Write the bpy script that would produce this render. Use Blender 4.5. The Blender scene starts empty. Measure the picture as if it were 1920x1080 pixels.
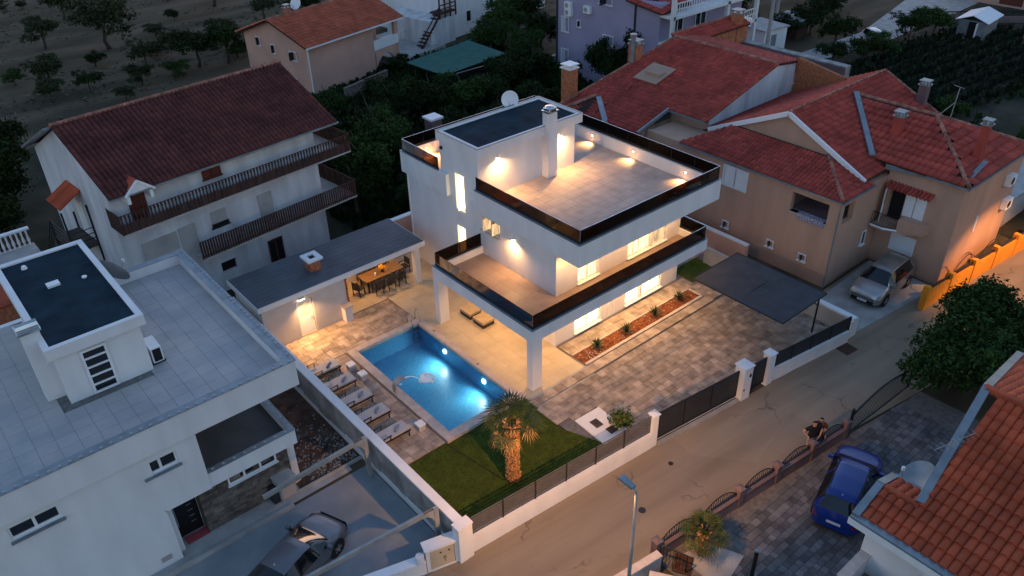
import bpy, math, random
import numpy as np
from mathutils import Matrix, Vector
random.seed(7); RNG = np.random.default_rng(7)
S = bpy.context.scene
COL = S.collection
PI = math.pi

# ------------------------------------------------------------------ camera
cam = bpy.data.cameras.new('camera'); camo = bpy.data.objects.new('camera', cam); COL.objects.link(camo)
cam.sensor_width = 36; cam.lens = 28.40; cam.clip_start = 0.5; cam.clip_end = 900
def cam_rot(yaw, pitch, roll):
    cy, sy, cp, sp = math.cos(yaw), math.sin(yaw), math.cos(pitch), math.sin(pitch)
    fwd = Vector((-sy*cp, cy*cp, -sp)); right = Vector((cy, sy, 0)); up = right.cross(fwd)
    cr, sr = math.cos(roll), math.sin(roll)
    r, u = cr*right + sr*up, -sr*right + cr*up
    return Matrix((r, u, -fwd)).transposed()
camo.matrix_world = Matrix.Translation((-19.2908, -21.8775, 25.0)) @ cam_rot(-0.693283, 0.580211, -0.0242657).to_4x4()
S.camera = camo

# ------------------------------------------------------------------ world, sun, exposure
SUN_EL, SUN_ROT = math.radians(0.0), math.radians(40)
W = bpy.data.worlds.new('World'); S.world = W; W.use_nodes = True
nt = W.node_tree; bgn = nt.nodes['Background']
sky = nt.nodes.new('ShaderNodeTexSky'); sky.sky_type = 'NISHITA'; sky.sun_disc = False
sky.sun_elevation = SUN_EL; sky.sun_rotation = SUN_ROT; sky.altitude = 50; sky.air_density = 1.0; sky.dust_density = 1.0; sky.ozone_density = 2.0
nt.links.new(sky.outputs[0], bgn.inputs[0]); bgn.inputs[1].default_value = 0.15
sl = bpy.data.lights.new('sun', 'SUN'); sl.energy = 0.01; sl.angle = math.radians(20); sl.color = (1.0, 0.85, 0.75)
so = bpy.data.objects.new('sun', sl); COL.objects.link(so)
so.rotation_euler = (PI/2 - math.radians(4), 0, PI - SUN_ROT)
EXPO = 3.6; LF = 2.0**-EXPO      # lamp powers below are for exposure 0
S.view_settings.view_transform = 'Standard'; S.view_settings.look = 'None'; S.view_settings.gamma = 1
S.view_settings.exposure = EXPO
try: S.view_settings.use_curve_mapping = False
except Exception: pass
S.render.engine = 'CYCLES'
cy = S.cycles
cy.use_denoising = True; cy.max_bounces = 6; cy.diffuse_bounces = 3; cy.glossy_bounces = 3; cy.transmission_bounces = 4; cy.transparent_max_bounces = 12
cy.caustics_reflective = False; cy.caustics_refractive = False; cy.sample_clamp_indirect = 2.0
try: cy.use_light_tree = True
except Exception: pass

# ------------------------------------------------------------------ materials
def mat(name, col, rough=0.8, var=0.12, scale=3.0, bump=0.0, bscale=40.0, metal=0.0, col2=None, isl=0.0, spec=0.3, detail=5.0, stretch=None, lo=0.35, hi=0.65):
    m = bpy.data.materials.new(name); m.use_nodes = True
    n = m.node_tree.nodes; l = m.node_tree.links; b = n['Principled BSDF']
    b.inputs['Roughness'].default_value = rough; b.inputs['Metallic'].default_value = metal
    b.inputs['Specular IOR Level'].default_value = spec
    tc = n.new('ShaderNodeTexCoord'); src = tc.outputs['Object']
    geo = n.new('ShaderNodeNewGeometry'); src = geo.outputs['Position']
    if stretch:
        mp = n.new('ShaderNodeMapping'); mp.inputs['Scale'].default_value = stretch; l.new(src, mp.inputs[0]); src = mp.outputs[0]
    nz = n.new('ShaderNodeTexNoise'); nz.inputs['Scale'].default_value = scale; nz.inputs['Detail'].default_value = detail; l.new(src, nz.inputs['Vector'])
    rp = n.new('ShaderNodeMapRange'); rp.inputs[1].default_value = lo; rp.inputs[2].default_value = hi; l.new(nz.outputs[0], rp.inputs[0])
    mx = n.new('ShaderNodeMix'); mx.data_type = 'RGBA'; l.new(rp.outputs[0], mx.inputs[0])
    c2 = col2 or tuple(min(1, c*(1+var)) for c in col); c1 = col if col2 else tuple(c*(1-var) for c in col)
    mx.inputs[6].default_value = (*c1, 1); mx.inputs[7].default_value = (*c2, 1)
    out = mx.outputs[2]
    if isl > 0:
        oi = n.new('ShaderNodeObjectInfo'); ad = n.new('ShaderNodeMath'); ad.operation = 'ADD'
        l.new(oi.outputs['Random'], ad.inputs[0]); l.new(geo.outputs['Random Per Island'], ad.inputs[1])
        fr = n.new('ShaderNodeMath'); fr.operation = 'FRACT'; l.new(ad.outputs[0], fr.inputs[0])
        r2 = n.new('ShaderNodeMapRange'); r2.inputs[3].default_value = 1-isl; r2.inputs[4].default_value = 1+isl; l.new(fr.outputs[0], r2.inputs[0])
        hs = n.new('ShaderNodeHueSaturation'); l.new(out, hs.inputs['Color']); l.new(r2.outputs[0], hs.inputs['Value']); out = hs.outputs[0]
    l.new(out, b.inputs['Base Color'])
    if bump > 0:
        n2 = n.new('ShaderNodeTexNoise'); n2.inputs['Scale'].default_value = bscale; n2.inputs['Detail'].default_value = 3; l.new(src, n2.inputs['Vector'])
        bp = n.new('ShaderNodeBump'); bp.inputs['Strength'].default_value = bump; bp.inputs['Distance'].default_value = 0.02
        l.new(n2.outputs[0], bp.inputs['Height']); l.new(bp.outputs[0], b.inputs['Normal'])
    return m
def emit(name, col, st, noise=0.0, scale=(3, 3, 0.6)):
    st *= LF
    m = bpy.data.materials.new(name); m.use_nodes = True
    n = m.node_tree.nodes; l = m.node_tree.links; n.remove(n['Principled BSDF'])
    e = n.new('ShaderNodeEmission'); e.inputs[0].default_value = (*col, 1); e.inputs[1].default_value = st
    l.new(e.outputs[0], n['Material Output'].inputs[0])
    if noise:
        g = n.new('ShaderNodeNewGeometry'); mp = n.new('ShaderNodeMapping'); mp.inputs['Scale'].default_value = scale
        nz = n.new('ShaderNodeTexNoise'); nz.inputs['Scale'].default_value = 1.5; l.new(g.outputs['Position'], mp.inputs[0]); l.new(mp.outputs[0], nz.inputs['Vector'])
        r = n.new('ShaderNodeMapRange'); r.inputs[1].default_value = .3; r.inputs[2].default_value = .7; r.inputs[3].default_value = st*(1-noise); r.inputs[4].default_value = st*(1+noise)
        l.new(nz.outputs[0], r.inputs[0]); l.new(r.outputs[0], e.inputs[1])
    return m
def tinted(name, tint, gloss=0.08, rough=0.03, bump=0.0, bscale=6.0):
    m = bpy.data.materials.new(name); m.use_nodes = True
    n = m.node_tree.nodes; l = m.node_tree.links; n.remove(n['Principled BSDF'])
    t = n.new('ShaderNodeBsdfTransparent'); t.inputs[0].default_value = (*tint, 1)
    g = n.new('ShaderNodeBsdfGlossy'); g.inputs['Roughness'].default_value = rough
    f = n.new('ShaderNodeFresnel'); f.inputs[0].default_value = 1.33 if gloss < .05 else 1.14
    mx = n.new('ShaderNodeMixShader'); l.new(f.outputs[0], mx.inputs[0]); l.new(t.outputs[0], mx.inputs[1]); l.new(g.outputs[0], mx.inputs[2])
    l.new(mx.outputs[0], n['Material Output'].inputs[0])
    if bump:
        geo = n.new('ShaderNodeNewGeometry'); nz = n.new('ShaderNodeTexNoise'); nz.inputs['Scale'].default_value = bscale; l.new(geo.outputs['Position'], nz.inputs['Vector'])
        bp = n.new('ShaderNodeBump'); bp.inputs['Strength'].default_value = bump; bp.inputs['Distance'].default_value = .05; l.new(nz.outputs[0], bp.inputs['Height'])
        l.new(bp.outputs[0], g.inputs['Normal']); l.new(bp.outputs[0], f.inputs['Normal'])
    return m
M = {}
def defm(k, *a, **kw): M[k] = mat(k, *a, **kw)
defm('white', (.73, .72, .715), .85, .07, 1.0, .15, 60, stretch=(1.2, 1.2, .35), lo=.3, hi=.7, detail=8)
defm('white_trim', (.78, .78, .78), .5, .03)
defm('old_white', (.60, .60, .61), .9, .22, .9, .2, 30, lo=.3, hi=.7, stretch=(1.3, 1.3, .3), detail=9)
defm('grey_plaster', (.42, .40, .38), .9, .15, .8, .3, 30)
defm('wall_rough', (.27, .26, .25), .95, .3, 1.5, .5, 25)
defm('tan', (.50, .30, .21), .9, .10, .9, .2, 40, stretch=(1.2, 1.2, .3), lo=.3, hi=.7, detail=8)
defm('tan_plinth', (.40, .25, .18), .9, .1, .6, .2, 40)
defm('peach', (.58, .34, .26), .9, .08, .5, .2, 40)
defm('lilac', (.33, .29, .40), .9, .08, .4, .2, 40)
defm('orange', (.80, .28, .02), .85, .1, 1.0, .2, 40)
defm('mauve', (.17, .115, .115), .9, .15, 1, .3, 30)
defm('bitumen', (.017, .034, .050), .95, .35, 1.2, .4, 60, spec=.06, lo=.3, hi=.75)
defm('membrane', (.105, .11, .125), .7, .18, .9, .2, 50, lo=.3, hi=.7)
defm('tile_grey', (.47, .385, .33), .6, .10, 1.5, .1, 60, isl=.05)
defm('tile_cool', (.36, .35, .35), .7, .12, .8, .1, 60, isl=.04, col2=(.46, .41, .39))
defm('grout', (.16, .15, .145), .95, .2, 5)
defm('tile_beige', (.52, .43, .30), .5, .08, 1.2, .05, 50, isl=.04)
defm('tile_shaded', (.085, .078, .078), .6, .15, 1.2, .05, 50)  # shade under the overhanging roof is put into this dark floor colour
defm('pane_glow_tint', (.62, .60, .52), .35, .05)  # yellowish glow of the lit door glass is put into the colour
defm('tile_brown', (.27, .20, .16), .5, .1, 1.2, .05, 50, isl=.05)
defm('paver', (.35, .28, .225), .85, .25, 2.2, .4, 30, isl=.24)
defm('paver_dark', (.19, .185, .19), .85, .3, 2.0, .4, 30, isl=.35)
defm('cobble', (.115, .115, .12), .9, .25, 1.5, .4, 30, isl=.38)
defm('concrete', (.36, .35, .33), .9, .15, 1.2, .3, 30)
defm('stone_top', (.50, .42, .37), .8, .12, 3, .2, 40)
defm('road', (.275, .21, .15), .95, .14, .30, .4, 22, lo=.30, hi=.70, col2=(.37, .29, .205), detail=11, stretch=(.55, 1.9, 1))
defm('drive', (.19, .215, .235), .75, .3, .8, .3, 18, lo=.3, hi=.72, col2=(.29, .30, .31), detail=10)
defm('soil', (.085, .05, .035), 1, .4, 2.0, .8, 12)
defm('red_soil', (.20, .065, .025), 1, .4, 4.0, .9, 14)
defm('ground', (.034, .030, .016), 1, .5, .22, .8, 3, col2=(.105, .078, .048), lo=.38, hi=.64, detail=11, stretch=(.45, 1.5, 1))
defm('garden', (.014, .020, .009), 1, .5, .35, .8, 4, col2=(.055, .043, .027), lo=.4, hi=.68, detail=9)
defm('lawn', (.050, .075, .007), .95, .25, 2.5, .3, 50)
defm('grass_blade', (.065, .098, .009), .9, .3, 2.0, isl=.3)
defm('roof_brown', (.105, .030, .026), .85, .3, .8, .1, 20, isl=.18, lo=.3, hi=.7)
defm('roof_red', (.37, .064, .046), .85, .22, .7, .1, 20, isl=.22, lo=.3, hi=.7)
defm('roof_orange', (.42, .078, .032), .8, .2, 1.0, .1, 20, isl=.16)
defm('roof_peach', (.40, .10, .055), .85, .15, .8, .1, 20, isl=.15)
defm('roof_under', (.05, .022, .018), .95, .2, 1)
defm('ridge', (.30, .13, .09), .9, .4, 2.5, .2, 20, isl=.25)
defm('brick', (.38, .13, .06), .9, .3, 6, .3, 30, isl=.25)
defm('metal_dark', (.022, .023, .026), .45, .1, metal=.3)
defm('anthracite', (.028, .030, .034), .55, .12, 2)
defm('steel', (.6, .6, .6), .25, .05, metal=1)
defm('zinc', (.24, .265, .285), .5, .15, 2, metal=.4)
defm('galv', (.33, .33, .31), .6, .15, 2, metal=.3)
defm('wood_dark', (.055, .026, .020), .8, .35, 3, .3, 30, isl=.3, stretch=(4, 4, .5))
defm('wood_red', (.12, .030, .020), .7, .3, 3, .2, 30, isl=.15, stretch=(6, 6, .5))
defm('fence_grey', (.10, .092, .088), .5, .1, 3)
defm('light_grey', (.50, .48, .47), .9, .08, 1, .2, 40)
defm('wood_table', (.20, .115, .055), .55, .2, 3, .1, 30, stretch=(.6, 8, 8))
defm('wicker', (.045, .038, .034), .8, .3, 20, .3, 60)
defm('fabric_grey', (.42, .42, .43), .95, .06, 4, .2, 90)
defm('fabric_tan', (.42, .33, .21), .95, .08, 4, .2, 90)
defm('towel', (.20, .22, .27), .95, .1, 5, .2, 90)
defm('shade_net', (.055, .056, .062), .8, .15, 1.5, .2, 60)
defm('green_net', (.004, .085, .072), .8, .15, 1.2, .2, 50)
defm('stonework', (.14, .115, .095), .95, .35, 3, .6, 12, isl=.3)
defm('bark', (.07, .055, .045), .95, .35, 4, .8, 14)
defm('palm_bark', (.36, .19, .08), .95, .35, 9, .8, 25, isl=.35)
defm('palm_leaf', (.055, .075, .020), .7, .25, 3, isl=.3)
defm('palm_dry', (.40, .22, .08), .85, .25, 3, isl=.3)
defm('leaf_olive', (.040, .048, .022), .95, .25, 2, isl=.45, spec=.08)
defm('leaf_dark', (.018, .032, .010), .95, .35, .5, isl=.5, spec=.08)
defm('leaf_mid', (.032, .060, .016), .95, .3, .5, isl=.5, spec=.08)
defm('leaf_light', (.07, .10, .02), .75, .3, 2, isl=.4)
defm('leaf_yucca', (.035, .055, .022), .6, .25, 3, isl=.2)
defm('leaf_grape', (.05, .06, .03), .75, .3, 2, isl=.4)
defm('rust', (.085, .042, .026), .95, .4, 6, .3, 30)
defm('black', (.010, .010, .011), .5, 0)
defm('rubber', (.018, .018, .018), .85, 0)
defm('glass_dark', (.012, .016, .020), .06, 0, spec=.6)
defm('car_glass', (.008, .010, .012), .04, 0, spec=.7)
defm('silver', (.42, .40, .38), .28, .02, metal=.75)
defm('blue_paint', (.004, .026, .19), .25, .02, spec=.6)
defm('grey_paint', (.17, .17, .185), .28, .02, metal=.5)
defm('white_paint', (.6, .6, .62), .3, .02)
defm('red_lens', (.20, .01, .01), .2, 0)
defm('lens', (.6, .6, .6), .15, 0)
defm('plate', (.65, .65, .65), .5, 0)
defm('skin', (.46, .25, .17), .6, .05)
defm('shirt_black', (.010, .010, .012), .9, 0)
defm('shorts', (.25, .25, .28), .9, .05)
defm('hair', (.012, .009, .008), .6, 0)
defm('pink_mat', (.36, .07, .08), .95, .15, 8)
defm('pool_tile', (.060, .33, .55), .35, .55, 15.0, 0, detail=4, col2=(.14, .47, .68), lo=.36, hi=.64)
defm('foam', (.85, .9, .92), .6, .05)
defm('flower', (.85, .45, .05), .8, .2, 20)
defm('gravel', (.24, .23, .22), .95, .5, 8, 1.0, 30)
defm('crop', (.009, .018, .006), .8, .3, 2, isl=.5)
def road_material():
    m = M['road']; n = m.node_tree.nodes; l = m.node_tree.links; b = n['Principled BSDF']; base = b.inputs['Base Color'].links[0].from_socket
    g = n.new('ShaderNodeNewGeometry'); mp = n.new('ShaderNodeMapping'); mp.inputs['Rotation'].default_value = (0, 0, .10); l.new(g.outputs['Position'], mp.inputs[0])
    def mul(sock, fac, lo):
        r = n.new('ShaderNodeMapRange'); r.inputs[1].default_value = fac[0]; r.inputs[2].default_value = fac[1]; r.inputs[3].default_value = lo; l.new(sock, r.inputs[0]); return r.outputs[0]
    def noise(sc, vec, det=4):
        q = n.new('ShaderNodeTexNoise'); q.inputs['Scale'].default_value = sc; q.inputs['Detail'].default_value = det; l.new(vec, q.inputs['Vector']); return q.outputs[0]
    # hairline cracks: noise-warped cell edges, only where a second noise allows them
    w = n.new('ShaderNodeTexNoise'); w.inputs['Scale'].default_value = 1.2; l.new(mp.outputs[0], w.inputs['Vector'])
    ad = n.new('ShaderNodeVectorMath'); ad.operation = 'MULTIPLY_ADD'; l.new(w.outputs['Color'], ad.inputs[0]); ad.inputs[1].default_value = (1.6, 1.6, 0); l.new(mp.outputs[0], ad.inputs[2])
    v = n.new('ShaderNodeTexVoronoi'); v.feature = 'DISTANCE_TO_EDGE'; v.inputs['Scale'].default_value = .33; l.new(ad.outputs[0], v.inputs['Vector'])
    ck = mul(v.outputs['Distance'], (.004, .016), 0.0)
    mk = n.new('ShaderNodeMath'); mk.operation = 'MAXIMUM'; l.new(ck, mk.inputs[0]); l.new(mul(noise(.5, mp.outputs[0]), (.62, .52), 0.0), mk.inputs[1])
    fin = mul(mk.outputs[0], (0, 1), .62)
    # wheel tracks and repaired patches
    st = n.new('ShaderNodeMapping'); st.inputs['Scale'].default_value = (.06, 1.5, 1); l.new(mp.outputs[0], st.inputs[0])
    tr = mul(noise(1.0, st.outputs[0], 3), (.36, .60), .84)
    vp = n.new('ShaderNodeTexVoronoi'); vp.inputs['Scale'].default_value = .17; l.new(mp.outputs[0], vp.inputs['Vector'])
    sp = n.new('ShaderNodeSeparateColor'); l.new(vp.outputs['Color'], sp.inputs[0]); pa = mul(sp.outputs[0], (.1, .9), .88)
    gr = mul(noise(38, mp.outputs[0], 2), (.3, .7), .90)
    out = base
    for f in (fin, tr, pa, gr):
        x = n.new('ShaderNodeMix'); x.data_type = 'RGBA'; x.blend_type = 'MULTIPLY'; x.inputs[0].default_value = 1.0; l.new(out, x.inputs[6])
        c = n.new('ShaderNodeCombineColor'); [l.new(f, c.inputs[k]) for k in range(3)]; l.new(c.outputs[0], x.inputs[7]); out = x.outputs[2]
    l.new(out, b.inputs['Base Color'])
road_material()
M['water'] = tinted('water', (.68, .89, .96), .02, .04, .25, 3.0)
M['rail_glass'] = tinted('rail_glass', (.15, .105, .075), .1, .02)
M['fabric_pattern'] = mat('fabric_pattern', (.10, .06, .18), .9, 0, 14, col2=(.5, .5, .52))
M['lit'] = emit('lit_window', (1.0, .68, .32), 2.1, .6, (7, 7, .5))
M['lit_hot'] = emit('lit_window_bright', (1.0, .76, .42), 3.8, .55, (6, 6, .5))
M['lit_dim'] = emit('lit_window_dim', (1.0, .66, .34), .9, .6, (6, 6, .5))
M['bulb'] = emit('bulb', (1.0, .78, .5), 22)
M['bulb_pool'] = emit('bulb_pool', (.9, .97, 1.0), 14)

# ------------------------------------------------------------------ mesh helpers
BOXF = ((0, 3, 2, 1), (4, 5, 6, 7), (0, 1, 5, 4), (1, 2, 6, 5), (2, 3, 7, 6), (3, 0, 4, 7))
class MB:
    def __init__(s): s.v = []; s.f = []; s.m = []
    def add(s, vs, fs, m=0):
        k = len(s.v); s.v += [tuple(v) for v in vs]; s.f += [tuple(i+k for i in f) for f in fs]; s.m += [m]*len(fs); return s
    def box(s, x0, x1, y0, y1, z0, z1, m=0):
        return s.add([(x0, y0, z0), (x1, y0, z0), (x1, y1, z0), (x0, y1, z0), (x0, y0, z1), (x1, y0, z1), (x1, y1, z1), (x0, y1, z1)], BOXF, m)
    def obox(s, c, sz, rz=0, m=0, M4=None):
        x, y, z = (a/2 for a in sz)
        R = M4 or (Matrix.Translation(c) @ Matrix.Rotation(rz, 4, 'Z'))
        return s.add([R @ Vector(p) for p in ((-x, -y, -z), (x, -y, -z), (x, y, -z), (-x, y, -z), (-x, -y, z), (x, -y, z), (x, y, z), (-x, y, z))], BOXF, m)
    def bar(s, a, b, w, h, m=0):      # rectangular bar between two points
        a, b = Vector(a), Vector(b); d = b-a; L = d.length; d.normalize()
        up = Vector((0, 0, 1)) if abs(d.z) < .95 else Vector((1, 0, 0))
        r = d.cross(up).normalized(); u = r.cross(d)
        R = Matrix((d, r, u)).transposed().to_4x4(); R.translation = (a+b)/2
        return s.obox(None, (L, w, h), 0, m, R)
    def prism(s, pts, z0, z1, m=0):
        n = len(pts); vs = [(x, y, z0) for x, y in pts] + [(x, y, z1) for x, y in pts]
        fs = [tuple(range(n-1, -1, -1)), tuple(range(n, 2*n))] + [(i, (i+1) % n, n+(i+1) % n, n+i) for i in range(n)]
        return s.add(vs, fs, m)
    def poly(s, pts, m=0): return s.add(pts, [tuple(range(len(pts)))], m)
    def slab(s, pts, t, m=0):         # 3D polygon thickened downwards
        n = len(pts); vs = list(pts) + [(p[0], p[1], p[2]-t) for p in pts]
        return s.add(vs, [tuple(range(n)), tuple(range(2*n-1, n-1, -1))] + [((i+1) % n, i, n+i, n+(i+1) % n) for i in range(n)], m)
    def tube(s, path, r, n=6, m=0, cap=True):
        P = [Vector(p) for p in path]; rs = r if isinstance(r, (list, tuple)) else [r]*len(P); rings = []
        k = len(s.v); prev = None
        for i, p in enumerate(P):
            d = (P[min(i+1, len(P)-1)] - P[max(i-1, 0)]).normalized()
            a = prev if prev is not None else (Vector((1, 0, 0)) if abs(d.x) < .9 else Vector((0, 1, 0)))
            u = (a - d*a.dot(d)).normalized(); w = d.cross(u); prev = u
            for j in range(n):
                t = 2*PI*j/n; s.v.append(tuple(p + (u*math.cos(t) + w*math.sin(t))*rs[i]))
        for i in range(len(P)-1):
            for j in range(n):
                a, b = k+i*n+j, k+i*n+(j+1) % n
                s.f.append((a, b, b+n, a+n)); s.m.append(m)
        if cap:
            s.f.append(tuple(k+j for j in range(n-1, -1, -1))); s.m.append(m)
            s.f.append(tuple(k+(len(P)-1)*n+j for j in range(n))); s.m.append(m)
        return s
    def lathe(s, prof, c=(0, 0, 0), n=12, m=0):
        k = len(s.v)
        for r, z in prof:
            for j in range(n):
                t = 2*PI*j/n; s.v.append((c[0]+r*math.cos(t), c[1]+r*math.sin(t), c[2]+z))
        for i in range(len(prof)-1):
            for j in range(n):
                a, b = k+i*n+j, k+i*n+(j+1) % n
                s.f.append((a, b, b+n, a+n)); s.m.append(m)
        s.f.append(tuple(k+(len(prof)-1)*n+j for j in range(n))); s.m.append(m)
        return s
    def wall(s, axis, pos, th, u0, u1, z0, z1, holes=(), m=0):   # axis 'x': wall plane x=pos..pos+th, runs along y
        holes = [h for h in ((max(u0, h[0]), min(u1, h[1]), max(z0, h[2]), min(z1, h[3])) for h in holes) if h[0] < h[1] and h[2] < h[3]]
        us = sorted({u0, u1, *[h[i] for h in holes for i in (0, 1)]}); zs = sorted({z0, z1, *[h[i] for h in holes for i in (2, 3)]})
        for a, b in zip(us, us[1:]):
            run = None
            for c, d in zip(zs, zs[1:]):
                mu, mz = (a+b)/2, (c+d)/2
                if any(h[0] < mu < h[1] and h[2] < mz < h[3] for h in holes):
                    if run: s._w(axis, pos, th, a, b, run[0], run[1], m); run = None
                else: run = (run[0], d) if run else (c, d)
            if run: s._w(axis, pos, th, a, b, run[0], run[1], m)
        return s
    def _w(s, axis, pos, th, a, b, c, d, m):
        if axis == 'x': s.box(pos, pos+th, a, b, c, d, m)
        else: s.box(a, b, pos, pos+th, c, d, m)
    def mesh(s, name, mats, smooth=False, ang=None):
        me = bpy.data.meshes.new(name); me.from_pydata(s.v, [], s.f)
        if not isinstance(mats, (list, tuple)): mats = [mats]
        for q in mats: me.materials.append(M[q] if isinstance(q, str) else q)
        if len(mats) > 1: me.polygons.foreach_set('material_index', s.m)
        if smooth:
            me.shade_smooth()
            if ang: me.set_sharp_from_angle(angle=math.radians(ang))
        me.update(); return me
    def build(s, name, mats, parent=None, smooth=False, ang=None, **kw):
        return link(name, s.mesh(name, mats, smooth, ang), parent, **kw)
def link(name, me, parent=None, loc=None, rot=None, scale=None, **props):
    o = bpy.data.objects.new(name, me); COL.objects.link(o)
    if parent is not None: o.parent = parent
    if loc is not None: o.location = loc
    if rot is not None: o.rotation_euler = rot
    if scale is not None: o.scale = scale
    for k, v in props.items(): o[k] = v
    return o
def thing(name, label, cat, loc=(0, 0, 0), rz=0.0, group=None):
    o = bpy.data.objects.new(name, None); COL.objects.link(o); o.location = loc; o.rotation_euler = (0, 0, rz)
    o.empty_display_size = .2; o['label'] = label; o['category'] = cat
    if group: o['group'] = group
    return o
def tag(o, label, cat, group=None):
    o['label'] = label; o['category'] = cat
    if group: o['group'] = group
    return o
def struct(o): o['kind'] = 'structure'; return o
def stuff(o): o['kind'] = 'stuff'; return o
def dup(root, loc, rz=None, label=None, scale=None):
    kids = {}
    for c in ALLKIDS(root): kids.setdefault(c.parent.name, []).append(c)
    r = root.copy(); COL.objects.link(r); r.location = loc
    if rz is not None: r.rotation_euler = (0, 0, rz)
    if label: r['label'] = label
    if scale: r.scale = (scale,)*3 if not isinstance(scale, tuple) else scale
    def rec(src, dst):
        for c in kids.get(src.name, ()):
            d = c.copy(); COL.objects.link(d); d.parent = dst; rec(c, d)
    rec(root, r); return r
def ALLKIDS(root):
    out = []; st = list(root.children)
    while st: c = st.pop(); out.append(c); st += list(c.children)
    return out
def batwing(d, shield=False):     # road luminaire optics: flat pool on the road, optional house-side shield
    d.use_nodes = True; n = d.node_tree.nodes; l = d.node_tree.links; e = next(q for q in n if q.type == 'EMISSION')
    g = n.new('ShaderNodeNewGeometry'); sp = n.new('ShaderNodeSeparateXYZ'); l.new(g.outputs['Incoming'], sp.inputs[0])
    def op(kind, a, b=None, c=None):
        q = n.new('ShaderNodeMath'); q.operation = kind
        for i, v in enumerate((a, b, c)):
            if v is None: continue
            if isinstance(v, (int, float)): q.inputs[i].default_value = v
            else: l.new(v, q.inputs[i])
        return q.outputs[0]
    st = op('MINIMUM', op('POWER', op('ABSOLUTE', sp.outputs[2]), -2.3), 7.0)
    if shield:
        def ramp(v, a, b, lo):
            r = n.new('ShaderNodeMapRange'); r.interpolation_type = 'SMOOTHSTEP'; r.inputs[1].default_value = a; r.inputs[2].default_value = b; r.inputs[3].default_value = lo; l.new(v, r.inputs[0]); return r.outputs[0]
        st = op('MULTIPLY', st, op('MULTIPLY', ramp(sp.outputs[1], -.26, -.04, .04), ramp(sp.outputs[0], -.50, -.16, .07)))
    l.new(st, e.inputs['Strength'])
def light(kind, loc, power, col=(1.0, .52, .19), size=.1, rot=None, spot=None, blend=.6, parent=None, aim=None):
    d = bpy.data.lights.new('lamp_light', kind); d.energy = power*LF*1.3; d.color = col
    if kind == 'AREA': d.size = size
    else: d.shadow_soft_size = size
    if kind == 'SPOT': d.spot_size = math.radians(spot); d.spot_blend = blend
    o = bpy.data.objects.new('lamp_light', d); COL.objects.link(o); o.location = loc
    if aim is not None: o.rotation_euler = Vector(aim).to_track_quat('-Z', 'Y').to_euler()
    elif rot: o.rotation_euler = rot
    if parent: o.parent = parent
    return o

# tiles, pavers ------------------------------------------------------
UNIT = MB().box(-.5, .5, -.5, .5, -.5, .5)
_uc = {}
def unit_mesh(m):
    if m not in _uc: _uc[m] = UNIT.mesh('piece', m)
    return _uc[m]
def pieces(name, parent, items, m, limit=300):
    """items: (cx,cy,cz,sx,sy,sz,rz) boxes; the first `limit` single objects, the rest one stuff part"""
    me = unit_mesh(m)
    for c in items[:limit]:
        link(name, me, parent, loc=c[:3], rot=(0, 0, c[6]), scale=c[3:6])
    if len(items) > limit:
        b = MB()
        for c in items[limit:]: b.obox(c[:3], c[3:6], c[6])
        stuff(b.build(name+'_field', m, parent))
def grid_tiles(x0, x1, y0, y1, z, w, d, t=.02, gap=.012, skip=None):
    out = []
    nx, ny = max(1, round((x1-x0)/w)), max(1, round((y1-y0)/d)); w, d = (x1-x0)/nx, (y1-y0)/ny
    for j in range(ny):
        for i in range(nx):
            cx, cy = x0+(i+.5)*w, y0+(j+.5)*d
            if skip and skip(cx, cy): continue
            out.append((cx, cy, z+t/2, w-gap, d-gap, t, 0))
    return out
def random_pavers(x0, x1, y0, y1, z, inside=None, sizes=(.38, .5, .64), rows=(.32, .42), t=.05, gap=.015, axis=0, rnd=random):
    out = []; y = y0
    while y < y1-.05:
        h = min(rnd.choice(rows), y1-y); x = x0 - rnd.random()*.3
        while x < x1-.05:
            w = rnd.choice(sizes)*rnd.uniform(.9, 1.1)
            a, b = max(x, x0), min(x+w, x1)
            if b-a > .08:
                cx, cy = (a+b)/2, y+h/2
                if not inside or inside(cx, cy): out.append((cx, cy, z+t/2+rnd.uniform(-.004, .004), b-a-gap, h-gap, t, 0))
            x += w
        y += h
    cx, cy = -19.3, -21.9
    out.sort(key=lambda c: -c[3]*c[4]/((c[0]-cx)**2+(c[1]-cy)**2))
    return out
def in_poly(p, poly):
    x, y = p; c = False; n = len(poly)
    for i in range(n):
        (x0, y0), (x1, y1) = poly[i], poly[(i+1) % n]
        if (y0 > y) != (y1 > y) and x < (x1-x0)*(y-y0)/(y1-y0)+x0: c = not c
    return c
def tile_shape(w, l, arch=.06, lip=.07):
    w *= .96
    b = MB(); xs = (-.5, -.3, 0, .3, .5); zs = (0, .6, 1, .6, 0); k = 0
    lo = [(x*w, -l*.53, lip+arch*z) for x, z in zip(xs, zs)]; hi = [(x*w, l*.5, .004+arch*z) for x, z in zip(xs, zs)]
    dn = [(x*w, -l*.53, 0.0) for x in xs]
    b.add(lo+hi+dn, [(i, i+1, 6+i, 5+i) for i in range(4)] + [(10+i, 11+i, i+1, i) for i in range(4)])
    return b
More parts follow.
